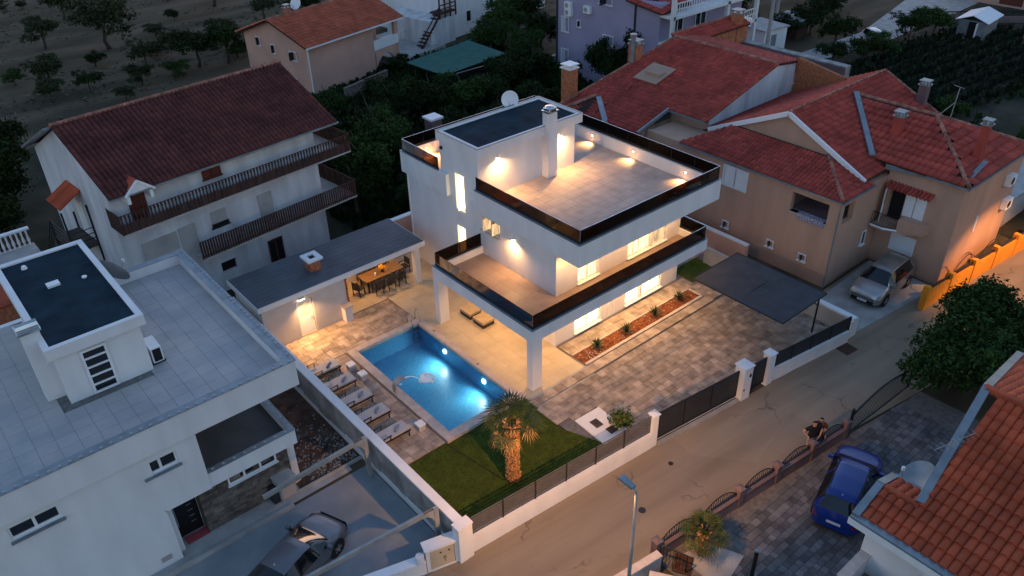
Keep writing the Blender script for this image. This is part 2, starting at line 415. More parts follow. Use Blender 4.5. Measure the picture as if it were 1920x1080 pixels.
def tiled_plane(parent, poly, m, w=.25, l=.36, arch=.09, lip=.075, individual=0, base=True, lift=.01, name='roof_tile'):
    """poly: 3D points, first edge = eave (left to right seen from outside). Lays tiles on it."""
    P = [Vector(p) for p in poly]; o = P[0]; u = (P[1]-P[0]).normalized()
    n = Vector((0, 0, 0))
    for i in range(len(P)): n += P[i].cross(P[(i+1) % len(P)])
    n.normalize()
    if n.z < 0: n = -n
    v = n.cross(u).normalized()
    if (sum(((p-o).dot(v) for p in P)) < 0): v = -v; 
    uv = [((p-o).dot(u), (p-o).dot(v)) for p in P]
    if base: MB().slab([tuple(p) for p in P], .10).build('roof_deck', 'roof_under', parent)
    u0, u1 = min(a for a, b in uv), max(a for a, b in uv); v1 = max(b for a, b in uv)
    R = Matrix((u, v, n)).transposed().to_4x4()
    ts = []
    for j in range(int(v1/l)+1):
        for i in range(int((u1-u0)/w)+1):
            c = (u0+(i+.5)*w, (j+.5)*l)
            if in_poly(c, uv): ts.append(o + u*c[0] + v*c[1] + n*lift)
    sh = tile_shape(w, l, arch, lip)
    cp = camo.location
    if individual:
        ts.sort(key=lambda p: ((parent.matrix_basis @ p)-cp).length)
        me = sh.mesh('roof_tile', m)
        for p in ts[:individual]:
            R.translation = p; q = link(name, me, parent); q.matrix_basis = R.copy()
    rest = ts[individual:]
    if rest:
        sv = np.array(sh.v); Rn = np.array(R.to_3x3()); sv = sv @ Rn.T
        C_ = np.array([tuple(p) for p in rest]); V = (C_[:, None, :] + sv[None]).reshape(-1, 3)
        F = np.array(sh.f); k = len(sv); FF = (F[None] + (np.arange(len(rest))*k)[:, None, None]).reshape(-1, 4)
        stuff(link('roof_tile_field', np_mesh('roof_tile_field', V, FF, m), parent))
def np_mesh(name, V, F, m):
    me = bpy.data.meshes.new(name); n, k = F.shape
    me.vertices.add(len(V)); me.vertices.foreach_set('co', np.asarray(V, np.float32).ravel())
    me.loops.add(n*k); me.loops.foreach_set('vertex_index', F.astype(np.int32).ravel())
    me.polygons.add(n); me.polygons.foreach_set('loop_start', np.arange(0, n*k, k, dtype=np.int32))
    me.update(calc_edges=True); me.validate()
    me.materials.append(M[m] if isinstance(m, str) else m); return me
def ridge_caps(parent, a, b, m='ridge', r=.11, step=.38):
    a, b = Vector(a), Vector(b); n = max(1, int((b-a).length/step)); bd = MB()
    for i in range(n):
        p, q = a+(b-a)*(i/n), a+(b-a)*((i+1.08)/n)
        bd.tube([p, q], [r*1.1, r*.92], 6)
    bd.build('ridge_tiles', m, parent)

# windows -------------------------------------------------------------
def window(parent, o, u, n, w, z0, z1, frame='white_trim', glass='glass_dark', mull=1, rec=-.02, sill=True, fw=.06, hbar=0, name='window', sillm=None):
    """o: 2D point of the left foot, u: 2D along, n: 2D outward; rec: depth of the pane behind (+) the wall face"""
    o, u, n = Vector((*o, 0)), Vector((*u, 0)), Vector((*n, 0))
    def P(a, d, z): return o + u*a + n*(d-rec) + Vector((0, 0, z))
    f = MB(); t = .03
    f.bar(P(fw/2, t, z0), P(fw/2, t, z1), .05, fw); f.bar(P(w-fw/2, t, z0), P(w-fw/2, t, z1), .05, fw)
    f.bar(P(fw, t, z0+fw/2), P(w-fw, t, z0+fw/2), .05, fw); f.bar(P(fw, t, z1-fw/2), P(w-fw, t, z1-fw/2), .05, fw)
    for k in range(1, mull): f.bar(P(w*k/mull, t, z0+fw), P(w*k/mull, t, z1-fw), .05, fw*1.2)
    for k in range(1, hbar+1): f.bar(P(fw, t, z0+(z1-z0)*k/(hbar+1)), P(w-fw, t, z0+(z1-z0)*k/(hbar+1)), .045, fw*.8)
    fo = f.build(name, frame, parent)
    for k in range(mull):
        a, b = w*k/mull + fw*.6, w*(k+1)/mull - fw*.6
        g = MB(); g.bar(P((a+b)/2, .012, z0+fw*.6), P((a+b)/2, .012, z1-fw*.6), .012, b-a)
        g.build('pane', glass, fo)
    if sill:
        s_ = MB(); s_.bar(P(-.05, rec+.05, z0-.03), P(w+.05, rec+.05, z0-.03), .16, .05); s_.build('sill', sillm or frame, fo)
    return fo
def shutter(parent, o, u, n, w, z0, z1, m='grey_plaster', d=.05, step=.09):
    o, u, n = Vector((*o, 0)), Vector((*u, 0)), Vector((*n, 0)); b = MB(); z = z0
    while z < z1-.01:
        h = min(step, z1-z); b.bar(o+u*0+n*d/2+Vector((0, 0, z+h/2)), o+u*w+n*d/2+Vector((0, 0, z+h/2)), d, h*.86); z += step
    return b.build('roller_shutter', m, parent)

# foliage ---------------------------------------------------------------
def leaf_cloud(n, lobes, leaf=.1, seed=0, shell=.55):
    """lobes: (cx,cy,cz,rx,ry,rz). Random leaf quads clustered in clumps near the lobes' surface."""
    r = np.random.default_rng(seed); L = np.array(lobes, float)
    wgt = (L[:, 3]*L[:, 4]*L[:, 5])**.67; wgt /= wgt.sum()
    nc = max(8, n//14); li = r.choice(len(L), nc, p=wgt)
    d = r.normal(size=(nc, 3)); d /= np.linalg.norm(d, axis=1)[:, None]; d[:, 2] = np.where(d[:, 2] < -.5, -d[:, 2]*.5, d[:, 2])
    rad = shell + (1.08-shell)*r.random(nc)**.6
    cc = L[li, :3] + d*rad[:, None]*L[li, 3:]
    k = r.integers(0, nc, n); spread = leaf*2.2
    c = cc[k] + r.normal(size=(n, 3))*spread*.6
    nrm = d[k]*.6 + r.normal(size=(n, 3))*.7 + np.array([0, 0, .35]); nrm /= np.linalg.norm(nrm, axis=1)[:, None]
    t = np.cross(nrm, r.normal(size=(n, 3))); t /= np.linalg.norm(t, axis=1)[:, None]; b = np.cross(nrm, t)
    sz = leaf*(.6+.8*r.random(n))[:, None]
    V = np.stack([c-t*sz*1.1, c-b*sz*.55+t*sz*.1, c+t*sz*1.1, c+b*sz*.55+t*sz*.1], 1).reshape(-1, 3)
    F = np.arange(4*n).reshape(n, 4); return V, F
def trunk_mesh(h, r=.12, limbs=5, spread=.9, seed=1, m='bark', top=None):
    rr = random.Random(seed); b = MB(); p = [(0, 0, -.1)]; x = y = 0
    for i in range(1, 5): x += rr.uniform(-.08, .08)*h; y += rr.uniform(-.08, .08)*h; p.append((x*.6, y*.6, h*.55*i/4))
    b.tube(p, [r*1.3, r*1.05, r*.9, r*.8, r*.7], 7)
    for i in range(limbs):
        a = 2*PI*i/limbs+rr.uniform(-.4, .4); e = spread*rr.uniform(.6, 1)
        q = p[-1] if i % 2 else p[-2]
        b.tube([q, (q[0]+math.cos(a)*e*.45, q[1]+math.sin(a)*e*.45, q[2]+h*.22), (q[0]+math.cos(a)*e, q[1]+math.sin(a)*e, q[2]+h*.42)], [r*.6, r*.4, r*.12], 5)
    return b.mesh('trunk', m, True)
_tv = {}
def tree(loc, r, h, label, kind='leaf_dark', n=1500, leaf=None, seed=None, name='garden_tree', cat='tree', group=None, trunk=True, low=False, key=None, rz=0.0):
    t = thing(name, label, cat, loc, rz, group)
    rr = random.Random(seed or hash((loc[0], loc[1])) & 0xffff)
    kk = (kind, n, low, (seed or 0) % 4 if key is None else key)
    if kk not in _tv:
        q = random.Random(kk[3]*17+3); lobes = [(0, 0, .1, .72, .72, .62)]
        lobes[0] = (q.uniform(-.12, .12), q.uniform(-.12, .12), .05, .58, .6, .5)
        for i in range(9):
            a = 2*PI*i/9+q.uniform(-.5, .5); e = q.uniform(.3, .78); s = q.uniform(.2, .46)
            lobes.append((math.cos(a)*e, math.sin(a)*e, q.uniform(-.5, .62), s*q.uniform(.8, 1.3), s, s*q.uniform(.6, 1)))
        V, F = leaf_cloud(n, lobes, leaf or .075, kk[3]+11)
        _tv[kk] = np_mesh('crown', V, F, kind)
    crown_h = h if low else h*.84
    link('crown', _tv[kk], t, loc=(0, 0, (h-crown_h)+crown_h*.47), scale=(r, r*rr.uniform(.85, 1.1), crown_h*.55), rot=(0, 0, rr.uniform(0, 6)))
    if trunk:
        tk = ('t', round(h), (seed or 0) % 3)
        if tk not in _tv: _tv[tk] = trunk_mesh(round(h) or 1, max(.05, .035*h), 5, r*.6, tk[2])
        link('trunk', _tv[tk], t, scale=(1, 1, h/(round(h) or 1)))
    return t

# ================================================================== the setting
def sheet(name, pts, z, m, **kw): return struct(MB().poly([(x, y, z) for x, y in pts]).build(name, m, **kw))
PX0, PX1, PY0, PY1 = -5.05, -.6, -.1, 8.42
g = MB()
for (a, b, c, d) in ((-260, PX0, -160, 300), (PX1, 320, -160, 300), (PX0, PX1, -160, PY0), (PX0, PX1, PY1, 300)):
    g.poly([(a, c, -.06), (b, c, -.06), (b, d, -.06), (a, d, -.06)])
struct(g.build('ground', 'ground'))
sheet('garden_ground', [(-14, 15.2), (3.2, 15.2), (12.5, 14), (17, 10), (32, 16), (34, 34), (24, 46), (-4, 50), (-30, 44), (-30, 20)], -.045, 'garden')
sheet('vegetable_garden_ground', [(31, -9), (34, 2), (37, 16), (52, 20), (60, 16.2), (76, 16), (95, 12), (110, -40), (60, -40), (34, -14)], -.045, 'garden')
# street
road_pts = [(-40, -1.8), (-20, -3.9), (-8.35, -5.2), (1.45, -6.11), (6.9, -6.78), (14.4, -7.6), (15.3, -7.4), (15.4, -4.6), (18, -4.3), (22.6, -4.3), (22.6, -8.6), (28, -9.3), (36, -10.1), (70, -14), (70, -20), (36, -15.5), (24, -13.5), (13, -11.9), (8, -11.1), (-3, -10.1), (-6, -9.6), (-40, -6)]
sheet('road', road_pts, -.03, 'road')
fore = struct(MB().poly([(15.5, -7.55, -.022), (22.5, -8.3, -.022), (22.55, -4.4, -.022), (15.5, -4.6, -.022)]).build('forecourt', 'concrete'))
sheet('far_road', [(46, 24.5), (53.9, 20.6), (64.8, 20.2), (76, 22.6), (110, 30), (110, 18), (80, 16.9), (72.4, 16.8), (65.4, 16.7), (55.2, 17.7), (44, 21)], -.03, 'concrete')
# patches and covers on the road
for (x, y, a, m, lab) in ((-1.5, -8.2, .3, 'anthracite', 'small round valve cover in the lit road below the palm'), (1.3, -7.3, .22, 'anthracite', 'tiny valve cover in the road close to the villa gate')):
    tag(MB().lathe([(0.01, 0), (a*.5, 0), (a*.5, .02), (a*.4, .025)], (0, 0, 0), 14).build('valve_cover', m, loc=(x, y, -.03)), lab, 'manhole cover')
mg = thing('drain_grate', 'square rusty drain grate in the road by the villa end wall', 'drain', (13.9, -8.0, -.03), -.1)
MB().box(-.42, .42, -.35, .35, 0, .015).build('frame', 'wood_red', mg)
for i in range(7): MB().box(-.36+i*.11, -.30+i*.11, -.3, .3, .016, .03).build('bar', 'bark', mg)

# ------------------------------------------------------------------ villa plot paving
yard = [(-8.0, -5.1), (1.45, -5.85), (14.5, -7.3), (15.3, -5.6), (16.9, .5), (16.9, 15), (-8.0, 15)]
g = MB()
def ysub(a, b, c, d): g.poly([(a, c, -.012), (b, c, -.012), (b, d, -.012), (a, d, -.012)])
ysub(-8.0, PX0, 0, 15); ysub(PX0, PX1, PY1, 15); ysub(PX1, 16.9, -1, 15)
g.poly([(PX1, -1, -.012), (PX1, -4.6, -.012), (1.4, -5.9, -.012), (14.5, -7.3, -.012), (15.3, -5.6, -.012), (16.9, -1, -.012)])
struct(g.build('paving_bed', 'grout'))
rp = random.Random(3)
drv = struct(MB().poly([(x, y, -.004) for x, y in ((-.6, -.95), (14.9, -.95), (15.2, -5.6), (14.3, -7.3), (6.9, -6.4), (1.6, -5.75), (1.5, -4.7), (-.5, -2.6))]).build('driveway_paving', 'grout'))
DRV = [(-.5, -.95), (16.6, -.95), (15.1, -5.6), (14.3, -7.2), (6.9, -6.4), (1.6, -5.75), (1.45, -4.6), (1.4, -2.85), (-.05, -2.85), (-.1, -2.5), (-.65, -2.5)]
its = random_pavers(-.7, 16.6, -7.3, -1.0, 0, lambda x, y: in_poly((x, y), DRV), rnd=rp)
pieces('paver', drv, its, 'paver')
stp = struct(MB().poly([(3.2, -.9, -.004), (16.8, -.9, -.004), (16.8, 8, -.004), (3.2, 8, -.004)]).build('house_front_paving', 'grout'))
its = random_pavers(3.25, 12.9, .76, 1.72, 0, None, (.5, .66, .85), (.46, .5), rnd=rp) + random_pavers(12.3, 16.7, -.85, .75, 0, None, (.45, .6), (.4,), rnd=rp) + random_pavers(-.6, 16.7, -.92, -.34, 0, lambda x, y: x < 12.3, (.6, .8), (.56,), rnd=rp) + random_pavers(13, 16.8, 2.6, 8, 0, None, (.5, .7), (.5,), rnd=rp)
pieces('paver', stp, its, 'paver')
pl_ = struct(MB().poly([(-8, 0, -.004), (PX0, 0, -.004), (PX0, 8.45, -.004), (-.75, 8.45, -.004), (-.75, 11.2, -.004), (-8, 11.2, -.004)]).build('pool_deck_paving', 'grout'))
its = random_pavers(-7.98, -.78, 8.48, 11.15, 0, None, (.36, .5, .66), (.3, .42), rnd=rp) + random_pavers(-7.98, -5.12, .02, 8.46, 0, None, (.4, .55, .7), (.34, .46), rnd=rp)
its.sort(key=lambda c: -c[3]*c[4])
pieces('paver', pl_, its, 'paver')
por = struct(MB().poly([(-.55, -.3, -.004), (3.2, -.3, -.004), (3.2, 15, -.004), (-.75, 15, -.004), (-.75, 8.45, -.004), (-.55, 8.45, -.004)]).build('porch_floor', 'grout'))
its = grid_tiles(-.55, 3.13, -.3, 8.4, 0, .92, .62, .04, .006) + grid_tiles(-.72, 3.13, 8.4, 14.6, 0, .92, .62, .04, .006) + grid_tiles(-8, -.72, 11.25, 14.4, 0, .92, .62, .04, .006)
pieces('floor_tile', por, its, 'tile_beige')
struct(MB().box(-.6, 3.2, -.43, -.31, 0, .055).box(-.55, 3.1, -1.06, -.96, 0, .05).build('step_edging', 'concrete'))
# planter
plt = thing('planting_bed', 'long narrow red earth planting bed with light stone edging in front of the villa', 'planter', (3.3, -.16, 0))
MB().box(0, 8.9, 0, .84, -.05, .03).build('soil', 'red_soil', plt)
MB().box(-.02, 8.95, -.16, 0, -.05, .09).build('edging', 'stone_top', plt); MB().box(8.9, 9.02, 0, .84, -.05, .08).build('edging', 'stone_top', plt); MB().box(-.02, 8.95, .84, .92, -.05, .07).build('edging', 'stone_top', plt)
# clods in the soil
cv = MB(); rr = random.Random(5)
for i in range(420): cv.obox((rr.uniform(.05, 8.85), rr.uniform(.05, .8), .03), (rr.uniform(.03, .11), rr.uniform(.03, .09), rr.uniform(.03, .07)), rr.uniform(0, 3))
stuff(cv.build('soil_clods', 'red_soil', plt))
pb = MB()
for i in range(60): pb.obox((rr.uniform(.05, 8.85) if i > 25 else rr.uniform(.05, 1.5), rr.uniform(.05, .8), .06), (.05, .04, .03), rr.uniform(0, 3))
stuff(pb.build('pebbles', 'stone_top', plt))
# lawn
LAWN = [(-8.0, -.02), (-8.0, -5.05), (1.3, -5.8), (1.45, -4.75), (.03, -4.5), (-.02, -4.4), (-.75, -2.6), (-.62, -1.0), (-.6, -.12), (-5.1, -.12), (-5.1, -.02)]
lw = struct(MB().poly([(x, y, .0) for x, y in LAWN]).build('lawn', 'lawn'))
sheet('small_lawn', [(13.0, 1.0), (15.3, .8), (15.3, 2.6), (13.1, 2.6)], .012, 'lawn')
n = 46000
P_ = np.stack([RNG.uniform(-8, 1.5, n), RNG.uniform(-5.8, 0, n)], 1)
P_ = P_[[in_poly(p, LAWN) for p in P_]]
P2 = np.stack([RNG.uniform(13.1, 15.2, 2500), RNG.uniform(1.0, 2.6, 2500)], 1); P_ = np.concatenate([P_, P2]); n = len(P_)
a = RNG.uniform(0, 6.28, n); hh = RNG.uniform(.02, .05, n); w_ = .012
V = np.zeros((n, 3, 3)); V[:, :, :2] = P_[:, None]; V[:, 0, 0] += np.cos(a)*w_; V[:, 0, 1] += np.sin(a)*w_; V[:, 1, 0] -= np.cos(a)*w_; V[:, 1, 1] -= np.sin(a)*w_
V[:, 2, 0] += RNG.normal(0, .02, n); V[:, 2, 1] += RNG.normal(0, .02, n); V[:, 2, 2] = hh
stuff(link('grass', np_mesh('grass', V.reshape(-1, 3), np.arange(3*n).reshape(n, 3), 'grass_blade')))
sheet('lawn_seam', [(-5.15, -.14), (-5.1, -.14), (-4.55, -3.4), (-4.6, -3.4)], .012, 'crop')

# ------------------------------------------------------------------ pool
pool = thing('swimming_pool', 'lit blue mosaic swimming pool with pale stone coping', 'swimming pool', (-2.8, 4.2, 0))
def L2(b): b.v = [(x+2.8, y-4.2, z) for x, y, z in b.v]; return b
ix0, ix1, iy0, iy1 = -4.65, -.92, .32, 8.08
b = MB()
b.box(ix0-.15, ix1+.15, iy0-.15, iy1+.15, -1.25, -1.05)
b.box(ix0-.15, ix0, iy0-.15, iy1+.15, -1.05, .05); b.box(ix1, ix1+.15, iy0-.15, iy1+.15, -1.05, .05)
b.box(ix0, ix1, iy0-.15, iy0, -1.05, .05); b.box(ix0, ix1, iy1, iy1+.15, -1.05, .05)
L2(b).build('basin', 'pool_tile', pool)
for q in ((PX0, ix0+.02, PY0, PY1), (ix1-.02, PX1, PY0, PY1), (ix0+.02, ix1-.02, PY0, iy0+.02), (ix0+.02, ix1-.02, iy1-.02, PY1)):
    L2(MB().box(q[0], q[1], q[2], q[3], -.06, .15)).build('coping', 'stone_top', pool)
    L2(MB().box(q[0]-(.02 if q[0] < -4 else 0), q[1], q[2]-(.02 if q[2] < 0 else 0), q[3], .15, .18)).build('coping_slab', 'stone_top', pool)
wb = MB(); N = 40
for j in range(N+1):
    for i in range(20+1): wb.v.append((ix0+(ix1-ix0)*i/20, iy0+(iy1-iy0)*j/N, .02+.006*math.sin(i*1.7+j*.9)+.005*math.sin(j*2.1-i*.6)))
for j in range(N):
    for i in range(20): k = j*21+i; wb.f.append((k, k+1, k+22, k+21)); wb.m.append(0)
L2(wb).build('water', 'water', pool, True)
for y in (5.75, 2.55):
    pt = L2(MB().tube([(ix1, y, -.42), (ix1-.05, y, -.42)], [.13, .11], 12)).build('pool_light', 'bulb_pool', pool)
    light('SPOT', (ix1-.12+2.8, y-4.2, -.40), 95, (1.0, .90, .80), .10, spot=100, blend=1.0, parent=pool, aim=(-1, -.24, -.30))
    light('SPOT', (ix1-.12+2.8, y-4.2, -.40), 75, (.85, .97, 1.0), .10, spot=172, blend=.5, parent=pool, aim=(-1, 0, -.1))
for (x, y) in ((-3.75, 5.75), (-4.1, 5.35), (-2.4, 4.9)):
    L2(MB().lathe([(.09, 0), (.09, .02), (.05, .03)], (x, y, -1.05), 12)).build('inlet', 'white_trim', pool)
for (x, y) in ((-.75, 6.9), (-.75, 3.2), (-4.86, 4.3)): L2(MB().lathe([(.06, 0), (.06, .01)], (x, y, .18), 10)).build('overflow_cover', 'mauve', pool)
lad = thing('pool_ladder', 'steel pool ladder with two looped handrails at the far pool corner', 'ladder', (-1.35, 8.05, .1))
for x in (0, .5):
    MB().tube([(x, .38, .08), (x, .36, .55), (x, .22, .82), (x, .05, .80), (x, -.06, .55), (x, -.08, -.9)], .022, 7).build('handrail', 'steel', lad, True)
for z in (-.25, -.55, -.85): MB().box(.0, .5, -.12, -.02, z, z+.03).build('rung', 'steel', lad)
ft = thing('pool_fountain', 'curved steel blade fountain pouring water on the left pool edge', 'fountain', (-5.0, 4.15, .18))
b = MB(); prof = [(0, 0), (-.02, .25), (.05, .48), (.22, .62), (.45, .64), (.62, .56)]
for i, (x, z) in enumerate(prof):
    w = .10+.025*i
    b.v += [(x, -w, z), (x, w, z), (x+.02, w, z-.03), (x+.02, -w, z-.03)]
for i in range(5):
    k = i*4; b.f += [(k, k+1, k+5, k+4), (k+2, k+3, k+7, k+6), (k+1, k+2, k+6, k+5), (k+3, k, k+4, k+7)]; b.m += [0]*4
b.build('blade', 'galv', ft, True, 40)
b = MB(); b.v = []
for i in range(7):
    t = i/6; x = .62+.95*t; z = .54-.70*t*t
    b.v += [(x, -.04*(1+.5*t), z), (x, .04*(1+.5*t), z)]
b.f = [(2*i, 2*i+1, 2*i+3, 2*i+2) for i in range(6)]; b.m = [0]*6
b.build('water_jet', 'foam', ft, True)
b = MB(); rr = random.Random(4)
for i in range(520):
    a = rr.uniform(-1.0, 1.0); e = rr.random()**.75*.80
    x, y = 1.45+math.cos(a)*e, math.sin(a)*e*.75
    s = rr.uniform(.03, .085)*(1.15-e)
    b.lathe([(s, -.005), (s*.8, s*.4), (s*.3, s*.6)], (x, y, -.16), 5)
stuff(b.build('foam', 'foam', ft))

# ------------------------------------------------------------------ villa
H = thing('villa', 'white flat roofed modern villa with lit terraces and glass railings', 'house')
WX, WY = 3.13, 1.8
gf = [(4.48, 6.35, .25, 2.4), (8.24, 9.4, .25, 2.4), (9.55, 11.1, .25, 2.4)]
ff = [(4.6, 6.06, 3.22, 5.45), (8.2, 10.0, 3.22, 5.45), (10.12, 11.2, 3.22, 5.45)]
lf = [(8.8, 9.55, 4.95, 7.05), (8.9, 9.6, 1.95, 3.95), (5.95, 7.4, 4.62, 5.36)]
w = MB()
w.wall('y', WY, .3, WX, 12.5, 0, 2.86, gf); w.wall('y', WY, .3, WX, 12.5, 2.86, 5.66, ff)
w.wall('x', WX, .3, WY+.3, 14.25, 0, 6.1, lf)
w.box(12.2, 12.5, WY+.3, 14.25, 0, 6.1); w.box(WX+.3, 12.2, 13.95, 14.25, 0, 6.1)
w.box(WX+.3, 12.2, WY+.3, 13.95, 2.9, 3.08)
w.build('wall', 'white', H)
MB().box(WX-.012, 12.5, WY-.012, WY, 0, .10).build('plinth', 'grey_plaster', H)
# columns, balcony slab
for y0, y1 in ((0, .4), (7.3, 7.68)): MB().box(.004, .6, y0+.004, y1, 0, 2.86).build('column', 'white', H)
b = MB()
b.box(0, 12.46, 0, WY, 2.84, 3.08); b.box(0, WX, WY, 7.66, 2.84, 3.08)
b.box(0, 12.46, 0, .22, 3.08, 3.5); b.box(0, .22, .22, 7.66, 3.08, 3.5); b.box(12.24, 12.46, .22, WY+.6, 3.08, 3.5)
b.box(.22, WX, 7.44, 7.66, 3.08, 3.5)
b.build('balcony_slab', 'white', H)
bf = MB().box(.22, 12.24, .22, WY, 3.08, 3.09).box(.22, WX, WY, 7.44, 3.08, 3.09).build('balcony_floor', 'grout', H)
pieces('floor_tile', bf, grid_tiles(.22, 12.24, .22, WY-.02, 3.09, .95, .53, .02, .006) + grid_tiles(.22, WX-.02, WY-.02, 7.44, 3.09, .58, .95, .02, .006), 'tile_brown')
# roof terrace slab and parapets
b = MB()
b.box(2.85, 13.0, 0, 7.95, 5.66, 6.08); b.box(3.44, 13.0, 7.95, 10.05, 5.66, 6.08); b.box(2.9, 13.0, 10.05, 14.36, 5.56, 6.08)
b.box(2.85, 13.0, 0, .22, 6.08, 6.8); b.box(2.85, 3.07, .22, 7.6, 6.08, 6.8); b.box(12.75, 13.0, .22, 14.36, 6.08, 6.8)
b.box(2.9, 3.12, 10.05, 14.36, 6.08, 6.8); b.box(3.12, 12.75, 14.12, 14.36, 6.08, 6.8)
b.build('terrace_slab', 'white', H)
b = MB()
for q in ((2.83, 13.02, -.02, .10), (2.83, 2.95, .10, 7.6), (12.90, 13.02, .10, 14.38), (2.88, 3.0, 10.76, 14.38)): b.box(q[0], q[1], q[2], q[3], 6.8, 6.83)
for q in ((-.02, 12.48, -.02, .10), (-.02, .10, .10, 7.68), (12.36, 12.48, .10, WY)): b.box(q[0], q[1], q[2], q[3], 3.5, 3.53)
b.build('coping_flashing', 'zinc', H)
tf = MB().box(3.07, 12.75, .22, 7.6, 6.08, 6.09).box(9.92, 12.75, 7.6, 14.12, 6.08, 6.09).box(3.12, 9.92, 10.76, 14.12, 6.08, 6.09).build('terrace_floor', 'grout', H)
pieces('terrace_tile', tf, grid_tiles(3.07, 12.75, .22, 7.6, 6.09, .6, .6, .02, .012) + grid_tiles(9.92, 12.75, 7.6, 14.12, 6.09, .6, .6, .02, .012) + grid_tiles(3.12, 9.9, 10.78, 14.12, 6.09, .6, .6, .02, .012), 'tile_grey')
# stair block
b = MB()
b.wall('x', WX, .3, 7.6, 10.76, 6.1, 8.5, lf); b.box(WX+.3, 9.9, 7.6, 7.9, 6.09, 8.5); b.box(9.6, 9.9, 7.9, 10.76, 6.09, 8.5); b.box(WX+.3, 9.6, 10.46, 10.76, 6.09, 8.5)
b.box(7.5, 8.15, 7.1, 7.6, 6.12, 8.5)
b.build('stair_block', 'white', H)
b = MB(); b.box(3.02, 10.25, 7.38, 10.9, 8.5, 8.92)
for q in ((3.02, 10.25, 7.38, 7.62), (3.02, 10.25, 10.66, 10.9), (3.02, 3.26, 7.62, 10.66), (10.01, 10.25, 7.62, 10.66)): b.box(q[0], q[1], q[2], q[3], 8.92, 9.0)
rf = b.build('roof', 'white', H)
MB().box(3.26, 10.01, 7.62, 10.66, 8.92, 8.935).build('roof_membrane', 'bitumen', rf)
b = MB()
for q in ((3.0, 10.27, 7.36, 7.46), (3.0, 10.27, 10.82, 10.92), (3.0, 3.1, 7.46, 10.82), (10.17, 10.27, 7.46, 10.82)): b.box(q[0], q[1], q[2], q[3], 9.0, 9.025)
b.build('coping_flashing', 'zinc', rf)
ch = MB().box(7.52, 8.13, 7.12, 7.58, 8.5, 9.75).build('chimney', 'white', rf)
ch2 = MB().box(7.46, 8.19, 7.06, 7.64, 9.75, 9.82); ch2.box(7.52, 8.13, 7.14, 7.56, 9.86, 9.95); 
for x in (7.55, 8.06): ch2.box(x, x+.04, 7.16, 7.54, 9.82, 9.86)
ch2.lathe([(.30, 0), (.26, .06), (.12, .12)], (7.82, 7.35, 9.95), 10); ch2.build('chimney_cap', 'steel', rf)
# railings
def rail(p, q, z0, z1, nn):
    p, q = Vector((*p, 0)), Vector((*q, 0)); d = (q-p)
    r = MB().bar(p+Vector((0, 0, z0+.06)), q+Vector((0, 0, z0+.06)), .05, .12).build('railing', 'metal_dark', H)
    for i in range(nn):
        a, c = p+d*(i/nn)+d.normalized()*.01, p+d*((i+1)/nn)-d.normalized()*.01
        MB().bar(a+Vector((0, 0, (z0+.12+z1)/2)), c+Vector((0, 0, (z0+.12+z1)/2)), .02, z1-z0-.12).build('glass_panel', 'rail_glass', r)
Z1, Z2 = 6.81, 7.52
rail((2.98, .13), (2.98, 7.58), Z1, Z2, 5); rail((2.98, .11), (12.88, .11), Z1, Z2, 7); rail((12.88, .13), (12.88, 14.2), Z1, Z2, 9)
rail((3.0, 10.8), (3.0, 14.2), Z1, Z2, 3); rail((3.02, 14.22), (12.86, 14.22), Z1, Z2, 7)
Z1, Z2 = 3.51, 4.27
rail((.13, .13), (.13, 7.54), Z1, Z2, 5); rail((.13, .11), (12.34, .11), Z1, Z2, 8); rail((12.34, .13), (12.34, WY), Z1, Z2, 1); rail((.15, 7.54), (WX-.02, 7.54), Z1, Z2, 2)
# windows
for (a, c, z0, z1), gl, mu in zip(gf, ('lit_hot', 'lit_hot', 'lit_hot'), (2, 1, 2)): window(H, (a, WY), (1, 0), (0, -1), c-a, z0, z1, 'white_trim', gl, mu, .14)
for (a, c, z0, z1), gl, mu in zip(ff, ('lit', 'lit', 'lit_dim'), (2, 2, 1)): window(H, (a, WY), (1, 0), (0, -1), c-a, z0, z1, 'white_trim', gl, mu, .14)
for (a, c, z0, z1), gl, mu in zip(lf, ('lit_hot', 'lit_hot', 'lit_dim'), (1, 1, 2)): window(H, (WX, c), (0, -1), (-1, 0), c-a, z0, z1, 'white_trim' if mu == 1 else 'grey_plaster', gl, mu, .20 if mu == 1 else .1, mu == 2)
window(H, (6.42, WY), (1, 0), (0, -1), .28, .5, 2.2, 'white_trim', 'wood_red', 1, .1, False)
for i in range(5):   # roller shutter boxes / door posts in the lit strip
    MB().box(6.9+i*.12, 6.95+i*.12, WY-.03, WY, .12, 2.6).build('window_pilaster', 'white_trim', H) if i in (0, 3) else None
# downpipe, small things on facade
MB().tube([(WX-.06, 14.0, 0), (WX-.06, 14.0, 5.5)], .045, 8).build('downpipe', 'white_trim', H)
MB().box(3.02, 3.12, 10.5, 10.62, 8.05, 8.2).build('vent', 'metal_dark', H)
# wall lamps
def wall_lamp(x, y, z, nx, ny, label, power, parent=None, spot=True):
    t = thing('wall_lamp', label, 'wall lamp', (x, y, z), 0, 'wall lamps of the villa')
    c = (nx*.07, ny*.07)
    MB().obox((c[0], c[1], .08), (.12, .12, .10)).build('housing', 'white_trim', t)
    MB().obox((c[0]*.2, c[1]*.2, .08), (.06, .06, .06)).build('bracket', 'white_trim', t)
    MB().obox((c[0], c[1], .015), (.10, .10, .028)).build('bulb', 'bulb', t)
    light('SPOT', (nx*.20, ny*.20, -.03), power*.7, size=.03, spot=172, blend=1.0, parent=t, aim=(nx*.25, ny*.25, -1))
    light('SPOT', (nx*.08, ny*.08, -.02), power*.16, size=.03, spot=70, blend=1.0, parent=t, aim=(-nx*.10, -ny*.10, -1))
wall_lamp(WX, 4.85, 5.0, -1, 0, 'lit wall lamp on the side wall above the balcony', 420)
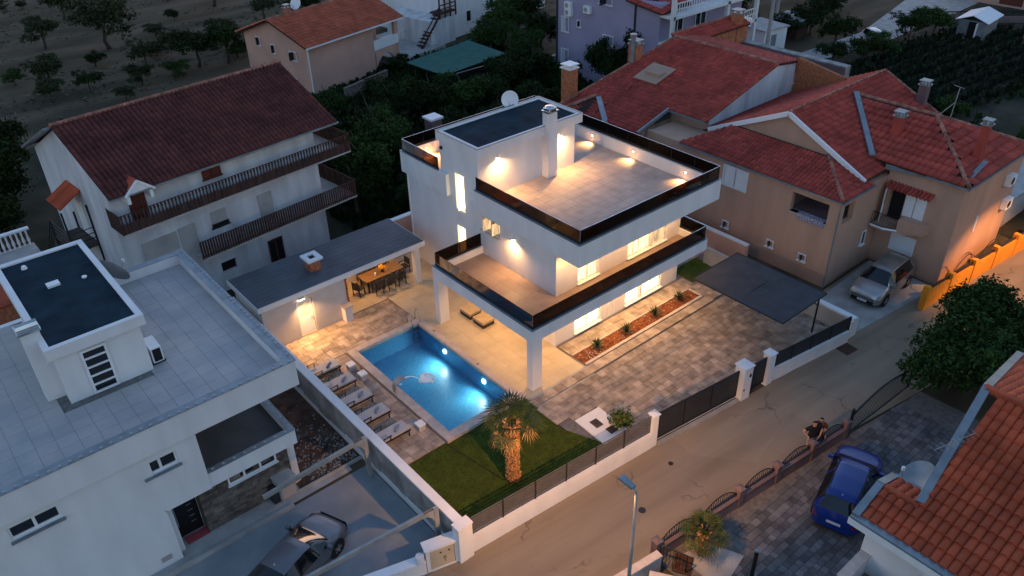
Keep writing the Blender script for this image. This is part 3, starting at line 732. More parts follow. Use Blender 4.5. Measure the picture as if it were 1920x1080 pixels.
wall_lamp(4.46, 7.6, 8.1, 0, -1, 'lit wall lamp on the stair block left of its chimney', 620)
wall_lamp(8.75, 7.6, 8.1, 0, -1, 'lit wall lamp on the stair block right of its chimney', 620)
for i, y in enumerate((9.0, 5.8, 2.1)):
    t = thing('parapet_lamp', ('recessed parapet lamp nearest the stair block on the roof terrace', 'middle recessed parapet lamp on the roof terrace', 'recessed parapet lamp at the right corner of the roof terrace')[i], 'lamp', (12.75, y, 6.52), 0, 'recessed parapet lamps')
    MB().lathe([(.01, 0), (.09, 0), (.09, .02), (.07, .03)], n=12).build('ring', 'white_trim', t, rot=(0, -PI/2, 0))
    MB().lathe([(.055, .03), (.04, .04)], n=10).build('bulb', 'bulb', t, rot=(0, -PI/2, 0))
    light('SPOT', (-.14, 0, 0), 130, size=.03, spot=105, blend=.95, parent=t, aim=(-.75, 0, -1))
t = thing('parapet_lamp', 'recessed parapet lamp on the small back terrace left of the stair block', 'lamp', (4.5, 14.12, 6.55), 0, 'recessed parapet lamps')
MB().lathe([(.01, 0), (.09, 0), (.09, .02), (.07, .03)], n=12).build('ring', 'white_trim', t, rot=(PI/2, 0, 0)); MB().lathe([(.055, .03), (.04, .04)], n=10).build('bulb', 'bulb', t, rot=(PI/2, 0, 0))
light('SPOT', (0, -.14, 0), 420, size=.03, spot=150, blend=.9, parent=t, aim=(0, -.8, -1))
def downlights(pts, z, power, where, spot=150):
    for i, (x, y) in enumerate(pts):
        t = thing('ceiling_spot', where, 'ceiling lamp', (x, y, z), 0, where)
        MB().lathe([(.10, 0), (.10, -.02), (.07, -.025)], n=12).build('ring', 'white_trim', t); MB().lathe([(.065, -.026), (.05, -.03)], n=10).build('bulb', 'bulb', t)
        light('SPOT', (0, 0, -.06), power, size=.05, spot=spot, blend=.7, parent=t, rot=(0, 0, 0))
downlights([(1.2, .9), (2.3, 2.2), (1.2, 3.4), (2.3, 4.6), (1.2, 5.8), (2.3, 6.9)], 2.84, 85, 'ceiling spots under the balcony over the porch')
downlights([(4.6, .95), (6.6, .95), (8.6, .95), (10.6, .95)], 2.84, 190, 'ceiling spots under the balcony over the front paving')
downlights([(3.5, 1.0), (5.4, .95), (7.6, .95), (9.6, .95), (11.6, .95)], 5.66, 150, 'ceiling spots under the roof terrace over the balcony')
# satellite dish on the roof
def dish(loc, rz, r, label, m='white_trim', tilt=.5, mast=.6):
    t = thing('satellite_dish', label, 'satellite dish', loc, rz)
    b = MB(); prof = [(r*k/5, .28*r*(k/5)**2) for k in range(1, 6)]
    b.lathe([(.01, 0)]+prof+[(r*.99, .28*r+.015), (r*.5, .07*r+.03)], n=20)
    R = Matrix.Translation((0, 0, mast+r*.6)) @ Matrix.Rotation(PI/2-tilt, 4, 'Y')
    d = b.build('reflector', m, t, True, 50); d.matrix_basis = R
    MB().tube([(0, 0, 0), (0, 0, mast+r*.55), (-.06, 0, mast+r*.6)], .03, 7).build('mast', 'galv', t)
    e = R @ Vector((r*.35, 0, r*1.15)); s_ = R @ Vector((r*.9, 0, .28*r))
    MB().tube([s_, e], .016, 5).build('arm', 'galv', t); MB().obox(e, (.09, .09, .14)).build('receiver', 'white_trim', t)
    return t
dish((8.35, 11.15, 8.2), PI+.75, .48, 'white satellite dish on a mast behind the villa roof', tilt=.35, mast=.75)
MB().tube([(0, 0, -2.2), (0, 0, .1)], .03, 7).build('mast_foot', 'galv', bpy.data.objects['satellite_dish'])
# balcony plants casting leafy pattern

# ================================================================== pool house (summer kitchen)
K = thing('pool_house', 'low summer kitchen with grey flat roof and lit dining area beside the pool', 'outbuilding', (-3.2, 12.6, 0))
def Lk(b): b.v = [(x+3.2, y-12.6, z) for x, y, z in b.v]; return b
b = MB(); b.wall('y', 11.2, .25, -7.9, -3.22, 0, 2.62, [(-6.05, -5.15, 0, 2.15)]); b.box(-3.47, -3.22, 11.45, 12.1, 0, 2.62); b.box(-7.9, 1.6, 14.1, 14.35, 0, 2.62); b.box(-7.9, -7.65, 11.45, 14.1, 0, 2.62)
Lk(b).build('wall', 'light_grey', K)
Lk(MB().box(1.3, 1.65, 11.35, 11.65, 0, 2.62)).build('column', 'white', K)
b = MB(); b.box(-8.15, 1.75, 10.88, 14.45, 2.62, 2.90); r = Lk(b).build('roof', 'white', K)
Lk(MB().box(-8.10, 1.70, 10.93, 14.40, 2.90, 2.925)).build('roof_membrane', 'membrane', r)
b = MB()
for i in range(9): b.box(-8.1, 1.7, 11.2+i*.38, 11.215+i*.38, 2.925, 2.932)
Lk(b).build('membrane_seams', 'membrane', r)
c = Lk(MB().box(-4.55, -3.95, 12.1, 12.75, 2.9, 3.55)).build('chimney', 'brick', K)
b = MB(); b.box(-4.68, -3.82, 11.97, 12.2, 3.55, 3.67); b.box(-4.68, -3.82, 12.65, 12.88, 3.55, 3.67); b.box(-4.68, -4.42, 12.2, 12.65, 3.55, 3.67); b.box(-4.08, -3.82, 12.2, 12.65, 3.55, 3.67)
Lk(b).build('chimney_cap', 'white_trim', c); Lk(MB().box(-4.42, -4.08, 12.2, 12.65, 3.5, 3.58)).build('flue', 'black', c)
# door with a glazed upper half
dr = Lk(MB().box(-6.02, -5.18, 11.29, 11.34, .02, 1.0).box(-6.02, -5.9, 11.29, 11.34, 1.0, 2.12).box(-5.3, -5.18, 11.29, 11.34, 1.0, 2.12).box(-5.9, -5.3, 11.29, 11.34, 2.0, 2.12).box(-5.9, -5.3, 11.29, 11.34, 1.0, 1.08)).build('door', 'white_trim', K)
Lk(MB().box(-5.9, -5.3, 11.31, 11.32, 1.08, 2.0)).build('pane', 'pane_glow_tint', dr); Lk(MB().tube([(-5.24, 11.26, 1.0), (-5.36, 11.25, 1.0)], .015, 6)).build('handle', 'steel', dr)
for i in range(3): Lk(MB().box(-5.85, -5.35, 11.285, 11.29, .2+i*.07, .23+i*.07)).build('vent_slat', 'white_trim', dr)
# brick grill pillar and counter
bp = thing('brick_grill', 'red brick barbecue chimney breast under the summer kitchen roof', 'barbecue', (-2.85, 12.75, 0))
MB().box(-.30, .30, -.38, .38, 0, 2.6).build('core', 'mauve', bp)
its = []
for k in range(26):
    for i in range(3):
        x = -.30+.1+i*.2+(.05 if k % 2 else -.05)
        its += [(x, -.385, .05+k*.1, .185, .02, .085, 0)]
    for i in range(4): its += [(.305, -.38+.09+i*.19, .05+k*.1, .02, .175, .085, 0)]
pieces('brick', bp, its, 'brick')
ct = thing('bar_counter', 'white bar counter at the end of the summer kitchen wall', 'counter', (-3.55, 10.85, 0))
MB().box(-.1, .32, -.1, .34, 0, .92).build('base', 'white', ct); MB().box(-.16, .38, -.16, .36, .92, .98).build('top', 'stone_top', ct)
# lamp above door
t = thing('door_lamp', 'lit lamp above the summer kitchen door', 'wall lamp', (-5.75, 11.2, 2.3))
MB().box(-.16, .16, -.12, 0, .02, .08).build('housing', 'white_trim', t); MB().box(-.15, .15, -.11, -.01, -.01, .02).build('bulb', 'bulb', t)
light('SPOT', (0, -.20, -.04), 620, size=.06, spot=150, blend=.8, parent=t, aim=(.1, -.75, -1))
for x, y in ((-2.3, 12.6), (-1.2, 12.6), (.6, 12.6)):
    t = thing('ceiling_spot', 'ceiling spots over the dining table', 'ceiling lamp', (x, y, 2.6), 0, 'ceiling spots over the dining table')
    MB().lathe([(.10, 0), (.10, -.02), (.07, -.025)], n=12).build('ring', 'white_trim', t); MB().lathe([(.065, -.026), (.05, -.03)], n=10).build('bulb', 'bulb', t)
    light('SPOT', (0, 0, -.06), 85, size=.06, spot=155, blend=.7, parent=t, rot=(0, 0, 0))

# ================================================================== walls, fences, gates of the villa plot
bw = thing('boundary_wall', 'long white topped boundary wall between pool deck and neighbouring plot', 'wall', (-8.15, 4.5, 0))
MB().box(-.15, .15, -9.72, 10, -.1, 1.72).build('wall', 'white', bw)
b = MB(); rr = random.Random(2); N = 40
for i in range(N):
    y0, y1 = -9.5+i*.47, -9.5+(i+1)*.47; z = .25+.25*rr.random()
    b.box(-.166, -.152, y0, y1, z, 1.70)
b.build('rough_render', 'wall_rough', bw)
MB().box(-.19, .19, -9.76, 10, 1.72, 1.80).build('coping', 'white', bw)
MB().box(-.30, .32, -9.98, -9.60, -.1, 1.72).build('end_pillar', 'white', bw)
MB().box(-.33, .35, -10.0, -9.58, 1.74, 1.815).build('pillar_cap', 'white', bw)

def lerp(a, b, t): return tuple(p+(q-p)*t for p, q in zip(a, b))
FA, FB = (-7.82, -5.24), (1.38, -6.02)
sf = thing('street_fence', 'low white street wall with grey slatted metal fence in front of the lawn', 'fence', (*FA, 0), math.atan2(FB[1]-FA[1], FB[0]-FA[0]))
LF = math.hypot(FB[0]-FA[0], FB[1]-FA[1])
MB().box(0, LF, -.13, .13, -.1, .72).build('wall', 'white', sf); MB().box(0, LF, -.16, .16, .72, .78).build('wall_cap', 'white', sf)
nb = 6
pm = MB().box(-.035, .035, -.035, .035, .78, 1.74).mesh('post', 'metal_dark')
for i in range(1, nb): link('post', pm, sf, loc=(LF*i/nb, .02, 0))
smsh = MB().box(-LF/nb/2+.04, LF/nb/2-.04, -.014, .014, -.036, .036).mesh('slat', 'fence_grey')
for i in range(nb):
    for k in range(7): link('slat', smsh, sf, loc=(LF*(i+.5)/nb, 0, .86+k*.122))
    MB().box(LF*i/nb+.03, LF*(i+1)/nb-.03, -.02, .02, 1.70, 1.74).build('top_rail', 'fence_grey', sf)
def pillar(x, y, rz, h, lab, w=.26, m='white'):
    t = thing('gate_pillar', lab, 'pillar', (x, y, 0), rz)
    MB().box(-w, w, -w, w, -.1, h).build('shaft', m, t)
    b = MB(); e = w+.05; b.add([(-e, -e, h), (e, -e, h), (e, e, h), (-e, e, h), (-e, -e, h+.05), (e, -e, h+.05), (e, e, h+.05), (-e, e, h+.05), (0, 0, h+.14)], [(3, 2, 1, 0), (0, 1, 5, 4), (1, 2, 6, 5), (2, 3, 7, 6), (3, 0, 4, 7), (4, 5, 8), (5, 6, 8), (6, 7, 8), (7, 4, 8)])
    b.build('cap', m, t); return t
ang = -.09
pillar(1.55, -6.0, ang, 1.72, 'slim white gate pillar left of the sliding driveway gate', .15)
p2 = pillar(7.0, -6.62, ang, 1.82, 'broad white gate pillar with intercom between the two gates', .28)
MB().box(.08, .18, -.31, -.28, 1.25, 1.42).build('intercom', 'metal_dark', p2); MB().box(-.2, -.13, -.30, -.28, .55, .65).build('socket', 'metal_dark', p2)
pillar(8.72, -6.80, ang, 1.72, 'white gate pillar right of the narrow pedestrian gate', .2)
def panel_gate(name, lab, a, b_, z0, z1, nbays, nb):
    a, b_ = Vector((*a, 0)), Vector((*b_, 0)); L = (b_-a).length
    t = thing(name, lab, 'gate', a, math.atan2(b_.y-a.y, b_.x-a.x))
    f = MB(); f.box(0, L, -.03, .03, z1-.06, z1); f.box(0, L, -.03, .03, z0, z0+.08)
    for i in range(nbays+1): f.box(max(0, L*i/nbays-.03), min(L, L*i/nbays+.03), -.03, .03, z0+.08, z1-.06)
    f.build('frame', 'metal_dark', t)
    bm = MB().box(-L/nbays/2+.035, L/nbays/2-.035, -.012, .012, -(z1-z0-.16)/nb/2+.004, (z1-z0-.16)/nb/2-.004).mesh('board', 'anthracite')
    for i in range(nbays):
        for k in range(nb): link('board', bm, t, loc=(L*(i+.5)/nbays, 0, z0+.09+(k+.5)*(z1-z0-.16)/nb))
    return t
panel_gate('sliding_gate', 'wide anthracite sliding driveway gate of three panels', (1.75, -5.98), (6.72, -6.56), .12, 1.60, 3, 8)
panel_gate('pedestrian_gate', 'narrow anthracite pedestrian gate between two white pillars', (7.3, -6.66), (8.5, -6.79), .10, 1.58, 1, 8)
MB().box(1.75, 6.72, -.16, .16, -.06, .06).build('x', 'concrete') if False else None
sill = thing('gate_track', 'pale concrete gate sill and track under the sliding gate', 'sill', (1.75, -6.05, 0), math.atan2(-.58, 4.97)); MB().box(0, 5.0, -.22, .18, -.1, .05).build('sill', 'concrete', sill); MB().box(0, 5, -.02, .02, .05, .07).build('rail', 'steel', sill)
rw = thing('street_fence', 'white street wall with solid dark fence panels beside the carport', 'fence', (8.92, -6.82, 0), math.atan2(-.78, 5.5)); L = 5.55
MB().box(0, L, -.13, .13, -.1, .62).build('wall', 'white', rw); MB().box(0, L, -.16, .16, .62, .68).build('wall_cap', 'white', rw)
bm = MB().box(-L/8+.04, L/8-.04, -.015, .015, -.045, .045).mesh('board', 'anthracite')
for i in range(4):
    MB().box(L*(i+1)/4-.035, L*(i+1)/4+.035, -.035, .035, .68, 1.5).build('post', 'metal_dark', rw)
    for k in range(8): link('board', bm, rw, loc=(L*(i+.5)/4, 0, .74+k*.099))
    MB().box(L*i/4+.03, L*(i+1)/4-.04, -.02, .02, 1.48, 1.51).build('top_rail', 'metal_dark', rw)
ew = thing('end_wall', 'low white end wall between carport and parked silver car', 'wall', (15.05, -6.3, 0), -.03)
MB().box(-.12, .12, -1.25, 8.3, -.1, 1.02).build('wall', 'grey_plaster', ew); MB().box(-.17, .17, -1.3, 1.0, 1.02, 1.12).build('cap', 'white_trim', ew); MB().box(-.3, .3, -1.32, -.9, -.1, 1.0).build('meter_pillar', 'white', ew)
bk = thing('back_wall', 'low plastered garden wall between villa and tan house', 'wall', (16.95, 3.5, 0)); MB().box(-.12, .12, -3.2, 8, -.1, 1.15).build('wall', 'peach', bk); MB().box(-.15, .15, -3.2, 8, 1.15, 1.22).build('cap', 'white_trim', bk)
b2 = thing('rear_wall', 'pale rear garden wall behind the summer kitchen', 'wall', (4, 15.6, 0)); MB().box(-6, 6, -.12, .12, -.1, 1.95).build('wall', 'peach', b2); MB().box(-6, 6, -.16, .16, 1.95, 2.03).build('cap', 'white_trim', b2)
# carport
cp = thing('carport', 'dark fabric carport roof on steel posts over the driveway', 'carport', (12, -3.7, 0))
b = MB(); n_ = 8
for j in range(n_+1):
    for i in range(n_+1):
        u, v = i/n_, j/n_; x = -1.9+3.75*u+.0*v; y = -2.68+5.35*v
        b.v.append((x+.10*v*0, y, 2.52-.10*math.sin(PI*u)*math.sin(PI*v)))
for j in range(n_):
    for i in range(n_): k = j*(n_+1)+i; b.f.append((k, k+1, k+n_+2, k+n_+1)); b.m.append(0)
b.build('canopy', 'shade_net', cp, True)
b = MB(); c_ = [(-1.9, -2.68, 2.5), (1.85, -2.68, 2.5), (1.85, 2.67, 2.5), (-1.9, 2.67, 2.5)]
for i in range(4): b.tube([c_[i], c_[(i+1) % 4]], .045, 6)
b.build('frame', 'metal_dark', cp)
for k in range(1, 4): MB().tube([(-1.9, -2.68+5.35*k/4, 2.42), (1.85, -2.68+5.35*k/4, 2.42)], .03, 6).build('rafter', 'metal_dark', cp)
for y in (-2.4, .1, 2.4): MB().tube([(1.75, y, 0), (1.75, y, 2.46)], .05, 8).build('post', 'metal_dark', cp); MB().tube([(1.75, y, 1.7), (.9, y, 2.44)], .03, 6).build('brace', 'metal_dark', cp)
# drain slab
ds = thing('utility_slab', 'white concrete slab with two dark manhole covers beside the lawn', 'slab', (.75, -3.75, 0), -.05)
MB().box(-.72, .72, -.98, .95, -.05, .055).build('slab', 'white_trim', ds)
for q in ((-.3, .1, -.05, .45), (-.05, .38, -.72, -.32)): MB().box(*q, .055, .072).build('cover', 'bark', ds)
# ================================================================== street lamp
def street_lamp(loc, rz, label, h=5.0, power=1500, aim=(0, 0, -1), shield=False, spot=150):
    t = thing('street_lamp', label, 'street lamp', loc, rz)
    MB().tube([(0, 0, -.1), (0, 0, h*.5), (0, 0, h)], [.075, .06, .045], 10).build('pole', 'galv', t, True)
    MB().tube([(0, 0, h-.02), (.03, 0, h+.08), (.2, 0, h+.15)], [.04, .035, .03], 8).build('arm', 'galv', t, True)
    hd = MB(); hd.add([(.12, -.10, h+.12), (.66, -.13, h+.18), (.66, .13, h+.18), (.12, .10, h+.12), (.12, -.09, h+.19), (.64, -.12, h+.25), (.64, .12, h+.25), (.12, .09, h+.19)], BOXF)
    hd.build('head', 'zinc', t)
    MB().add([(.25, -.10, h+.128), (.62, -.11, h+.17), (.62, .11, h+.17), (.25, .10, h+.128)], [(3, 2, 1, 0)]).build('lens', 'bulb', t)
    batwing(light('SPOT', (.45, 0, h+.09), power, (1.0, .48, .165), .10, spot=spot, blend=.5, parent=t, aim=aim).data, shield)
    return t
street_lamp((-6.0, -11.4, 0), PI/2, 'grey street lamp standing by the concrete wall across the road', 6.8, 10.5, (0, 0, -1), True)
street_lamp((27.5, -13.6, 0), PI/2, 'grey street lamp farther along the road beyond the orange wall', 6.5, 18, (0, 0, -1), False, 116)
# ================================================================== opposite side of the road
OA, OB = (-2.85, -10.05), (8.05, -11.22)
of = thing('garden_wall', 'mauve garden wall with arched iron railings and square pillars', 'fence', (*OA, 0), math.atan2(OB[1]-OA[1], OB[0]-OA[0])); L = math.hypot(OB[0]-OA[0], OB[1]-OA[1])
MB().box(0, L, -.12, .12, -.2, .55).build('wall', 'mauve', of); MB().box(0, L, -.15, .15, .55, .60).build('wall_cap', 'mauve', of)
for i in range(6):
    x = L*i/5; MB().box(x-.13, x+.13, -.15, .15, -.2, .96).build('pillar', 'mauve', of)
    b = MB(); b.add([(x-.17, -.18, .96), (x+.17, -.18, .96), (x+.17, .18, .96), (x-.17, .18, .96), (x, 0, 1.06)], [(3, 2, 1, 0), (0, 1, 4), (1, 2, 4), (2, 3, 4), (3, 0, 4)]); b.build('pillar_cap', 'mauve', of)
    if i < 5:
        x0, x1 = x+.14, L*(i+1)/5-.14; r = MB(); pts = []
        for k in range(13): u = k/12; pts.append((x0+(x1-x0)*u, 0, .66+.52*math.sin(PI*u)**.7))
        r.tube(pts, .022, 5); r.tube([(x0, 0, .68), (x1, 0, .68)], .016, 5); rl = r.build('railing', 'metal_dark', of)
        for k in range(1, 16):
            u = k/16; MB().box(-.010, .010, -.010, .010, .62, .66+.52*math.sin(PI*u)**.7).build('bar', 'metal_dark', rl, loc=(x0+(x1-x0)*u, 0, 0))
gt = thing('swing_gate', 'dark arched iron driveway gate standing partly open by the olive tree', 'gate', (8.3, -11.3, 0), -.04)
pts = [(4.9*k/14, 0, 1.15+.45*math.sin(PI*k/14)) for k in range(15)]
MB().tube(pts, .045, 6).tube([(0, 0, .15), (4.9, 0, .15)], .035, 6).tube([(0, 0, .1), (0, 0, 1.3)], .05, 6).tube([(4.9, 0, .1), (4.9, 0, 1.2)], .05, 6).build('frame', 'metal_dark', gt)
for k in range(1, 34): MB().box(-.009, .009, -.009, .009, .15, 1.15+.45*math.sin(PI*k/34)).build('bar', 'metal_dark', gt, loc=(4.9*k/34, 0, 0))
MB().tube([(0, 0, -.1), (0, 0, 1.5)], .07, 8).build('post', 'black', gt)
gy = struct(MB().poly([(x, y, -.02) for x, y in ((-2.9, -10.1), (8.2, -11.3), (13.5, -12), (13.5, -16), (2, -22), (-3, -20))]).build('courtyard_paving', 'grout'))
pieces('cobble', gy, random_pavers(-1.5, 12, -15.8, -11.2, -.015, lambda x, y: y < -10.35-.105*(x+2.85) and not (x < .2 and y > -12.2), (.26, .33, .4), (.26, .3), .04, rnd=rp), 'cobble')
pts = [(-2.2, -10.6), (-.9, -10.9), (-.35, -12.2), (-2.2, -12.6)]
struct(MB().prism(pts, -.02, .05).build('concrete_apron', 'concrete'))
mb_ = thing('rusty_mat', 'brown rusty metal lid on the ground beside the small palm', 'cover', (-2.35, -10.95, .05), .5); MB().box(-.42, .42, -.34, .34, 0, .02).build('lid', 'rust', mb_); MB().obox((.32, .26, .035), (.16, .2, .04)).build('handle', 'rust', mb_)
cw = thing('concrete_wall', 'pale concrete wall behind the street lamp at the bottom edge', 'wall', (-5.2, -9.85, 0), -.13)
MB().box(-1.9, 2.0, -.55, -.30, -.3, 1.0).build('wall', 'grey_plaster', cw); MB().box(-1.95, 2.0, -.58, -.27, 1.0, 1.06).build('cap', 'stone_top', cw)
cw2 = thing('concrete_wall', 'short concrete wall stub beside the small palm at the bottom edge', 'wall', (-3.6, -11.9, 0), -1.0)
MB().box(-1.2, 1.1, -.14, .14, -.3, 1.0).build('wall', 'grey_plaster', cw2); MB().box(-1.2, 1.13, -.17, .17, 1.0, 1.06).build('cap', 'stone_top', cw2)
ig = thing('small_gate', 'small dark iron wicket gate between the two concrete walls', 'gate', (-3.0, -10.35, 0), -1.15)
MB().tube([(0, 0, .1), (0, 0, 1.1), (1.0, 0, 1.0), (1.0, 0, .1)], .03, 6).build('frame', 'metal_dark', ig)
for k in range(1, 8): MB().box(-.008, .008, -.008, .008, .12, 1.05).build('bar', 'metal_dark', ig, loc=(k*.125, 0, 0))
bo = thing('black_post', 'black round post with pale cap in the paved courtyard', 'post', (-.95, -12.95, 0)); MB().tube([(0, 0, -.02), (0, 0, 1.5)], .075, 12).build('shaft', 'black', bo); MB().lathe([(.08, 0), (.08, .04), (.04, .07)], (0, 0, 1.5), 12).build('cap', 'zinc', bo)
# orange wall
ow = thing('orange_wall', 'bright orange street wall with short pillars and dark railings', 'wall', (20.0, -8.75, 0), math.atan2(-.95, 11))
MB().box(0, 18, -.12, .12, -.2, 1.05).build('wall', 'orange', ow)
for i in range(8):
    x = i*2.3; MB().box(x-.14, x+.14, -.16, .16, -.2, 1.38).build('pillar', 'orange', ow)
    if i < 7:
        MB().tube([(x+.15, 0, 1.25), (x+1.15, 0, 1.32), (x+2.15, 0, 1.25)], .02, 5).tube([(x+.15, 0, 1.1), (x+2.15, 0, 1.1)], .02, 5).build('railing', 'metal_dark', ow)
        MB().box(x+.16, x+2.14, -.01, .01, 1.08, 1.25).build('infill', 'metal_dark', ow)
arch = thing('iron_arch', 'thin iron arches of the railing in front of the tan house', 'railing', (22.5, -8.9, 0), -.08)
for i in range(2): MB().tube([(i*2.6+2.4*k/12, 0, 1.2+.75*math.sin(PI*k/12)) for k in range(13)], .022, 5).build('arch', 'metal_dark', arch)

# ================================================================== tan house
T = thing('tan_house', 'large tan house with red hipped tile roofs and a pale gable', 'house', (18, -4, 0))
TX, TY = -18, 4
def Lt(b): b.v = [(x+TX, y+TY, z) for x, y, z in b.v]; return b
def tl(*p): return (p[0]+TX, p[1]+TY, p[2])
def gz(y): return 8.0-.47*abs(y-1.2)
w = MB()
w.wall('x', 18.0, .3, -4.1, 9.3, -.2, 5.3, [(-3.5, -1.27, 3.72, 4.86)]); w.wall('y', -4.1, .3, 18.3, 22.8, -.2, 5.3, [(18.5, 19.6, 3.72, 4.86)])
w.wall('x', 22.8, .3, -8.2, -4.1, -.2, 6.05, [(-5.3, -4.45, 2.75, 4.75)]); w.box(23.1, 30.2, -8.2, -7.9, -.2, 6.05); w.box(29.9, 30.2, -7.9, 9, -.2, 6.05)
Lt(w).build('wall', 'tan', T)
g_ = MB(); gp = [(20.62, -3.7, 5.2), (20.62, 6.3, 5.2), (20.62, 6.3, gz(6.3)-.12), (20.62, 1.2, 7.88), (20.62, -3.7, gz(-3.7)-.12)]
g_.poly(gp); g_.box(18.1, 30, -3.9, 9.2, 5.2, 5.28); Lt(g_).build('gable_wall', 'tan', T)
pb_ = MB(); pb_.box(17.985, 18, -4.1, 9.3, -.2, .75); pb_.box(18, 22.8, -4.115, -4.1, -.2, .12); pb_.box(22.785, 22.8, -8.2, -4.1, -.2, .12); Lt(pb_).build('plinth', 'tan_plinth', T)
# roofs
tiled_plane(T, [tl(17.85, 6.6, 5.32), tl(17.85, -4.25, 5.32), tl(20.55, -1.55, 6.28), tl(20.55, 4.6, 6.28), ], 'roof_red', .24, .34)
tiled_plane(T, [tl(17.85, -4.25, 5.32), tl(21.0, -4.25, 5.32), tl(20.6, -3.8, 5.5), tl(20.55, -1.55, 6.28)], 'roof_red', .24, .34)
tiled_plane(T, [tl(20.5, -3.9, gz(-3.9)), tl(31, -3.9, gz(-3.9)), tl(31, 1.2, 8), tl(20.5, 1.2, 8)], 'roof_red', .26, .36)
tiled_plane(T, [tl(31, 9.2, gz(9.2)), tl(20.5, 9.2, gz(9.2)), tl(20.5, 1.2, 8), tl(31, 1.2, 8)], 'roof_red', .26, .36)
tiled_plane(T, [tl(22.5, 1.0, 6.1), tl(22.5, -8.4, 6.1), tl(26.5, -4.3, 7.78), tl(26.5, 1.0, 7.78)], 'roof_red', .34, .52, .05, .13)
tiled_plane(T, [tl(22.5, -8.4, 6.1), tl(30.5, -8.4, 6.1), tl(26.5, -4.3, 7.78)], 'roof_red', .34, .52, .05, .13)
tiled_plane(T, [tl(30.5, -8.4, 6.1), tl(30.5, 1.0, 6.1), tl(26.5, 1.0, 7.78), tl(26.5, -4.3, 7.78)], 'roof_red', .26, .42)
for a, c in (((20.5, 1.2, 8.05), (31, 1.2, 8.05)), ((22.5, -8.4, 6.15), (26.5, -4.3, 7.83)), ((30.5, -8.4, 6.15), (26.5, -4.3, 7.83)), ((17.85, -4.25, 5.38), (20.55, -1.55, 6.33)), ((26.5, -4.3, 7.83), (26.5, 0.8, 7.83)), ((31, -3.9, 5.65), (31, 1.2, 8.03))): ridge_caps(T, tl(*a), tl(*c))
b = MB(); b.bar((20.45, 1.2, 7.98), (20.45, -3.95, gz(-3.95)-.02), .14, .26); b.bar((20.45, 1.2, 7.98), (20.45, 6.5, gz(6.5)-.02), .14, .26); Lt(b).build('verge_trim', 'white_trim', T)
b = MB(); b.bar((26.4, .55, 7.95), (22.35, -3.15, 6.27), .30, .12); b.bar((22.5, -3.95, 5.85), (22.7, -6.2, 6.0), .1, .3); Lt(b).build('valley_gutter', 'zinc', T)
b = MB(); b.bar((17.82, -4.3, 5.26), (17.82, 6.6, 5.26), .1, .1); b.bar((17.8, -4.3, 5.26), (21.1, -4.3, 5.26), .1, .1); b.bar((22.45, -6.2, 6.02), (22.45, -8.45, 6.02), .1, .1); b.bar((22.45, -8.45, 6.02), (30.5, -8.45, 6.02), .1, .1); b.tube([(17.95, -4.15, 5.2), (17.95, -4.15, 0)], .045, 7); b.tube([(20.4, 6.5, 5.3), (20.4, 4.7, 6.25)], .05, 5); Lt(b).build('gutter', 'zinc', T)
# loggia (dark interior) and laundry
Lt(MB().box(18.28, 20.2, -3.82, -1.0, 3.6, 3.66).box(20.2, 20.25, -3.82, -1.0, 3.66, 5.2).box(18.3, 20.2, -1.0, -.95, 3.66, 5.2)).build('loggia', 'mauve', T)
Lt(MB().box(17.94, 18.36, -3.55, -1.2, 3.66, 3.72)).build('sill', 'grey_plaster', T)
ln = thing('drying_blanket', 'patterned purple and white blanket hung over the loggia parapet', 'blanket', (17.97, -2.55, 3.74)); b = MB()
b.box(-.03, .34, -.85, .75, 0, .05); b.box(-.05, -.02, -.85, .75, -.28, .05); b.build('cloth', 'fabric_pattern', ln)
# windows, shutters, doors
shutter(T, (18.0+TX, 3.2+TY), (0, -1), (-1, 0), .70, 3.8, 4.95, 'white_trim', .06, .08); shutter(T, (18.0+TX, 2.42+TY), (0, -1), (-1, 0), .72, 3.8, 4.95, 'white_trim', .06, .08)
fr = Lt(MB().box(17.9, 18.0, 1.62, 1.68, 3.72, 5.02).box(17.9, 18.0, 3.24, 3.3, 3.72, 5.02).box(17.9, 18.0, 1.68, 3.24, 4.97, 5.03).box(17.9, 18.0, 1.68, 3.24, 3.72, 3.78)).build('shutter_frame', 'white_trim', T)
for y in (2.95, -.2, -2.3): window(T, (18.0+TX, y+TY), (0, -1), (-1, 0), .5, 1.02, 1.48, 'white_trim', 'glass_dark', 1, -.02)
shutter(T, (22.8+TX, -5.1+TY), (0, -1), (-1, 0), 1.4, 1.05, 2.15, 'white_trim', .06, .09)
# balcony door with shutters, bay balcony
w_ = MB(); w_.box(22.74, 22.8, -6.5, -5.95, 3.3, 4.65); Lt(w_).build('shutter', 'white_trim', T); w_ = MB(); w_.box(22.70, 22.8, -5.9, -5.38, 3.3, 4.65); Lt(w_).build('shutter', 'white_trim', T)
dl = Lt(MB().obox((22.45, -4.35, 3.75), (.75, .05, 2.0), .35)).build('door', 'white_trim', T); Lt(MB().obox((22.45, -4.385, 4.2), (.42, .02, .8), .35)).build('pane', 'glass_dark', dl)
Lt(MB().box(23.08, 23.12, -5.4, -4.3, 2.7, 4.9)).build('room_shade_panel', 'black', T)  # black panel paints the indoor darkness behind the balcony opening
aw = MB()
for i in range(12): aw.tube([(22.3, -6.7+i*.215, 4.82), (22.82, -6.7+i*.215, 5.0)], .10, 6)
Lt(aw).build('tile_awning', 'roof_red', T)
bl = MB(); bl.prism([(22.8, -6.5), (22.8, -4.2), (21.75, -4.2), (21.75, -4.9), (22.4, -6.5)], 2.5, 2.68); bo_ = Lt(bl).build('balcony', 'tan', T)
Lt(MB().prism([(22.8, -7.0), (22.8, -5.55), (22.05, -5.55), (22.3, -6.9)], 2.68, 3.35)).build('balcony_parapet', 'tan', bo_)
b = MB(); pth = [(21.78, -4.2), (21.78, -4.88), (22.08, -5.6)]
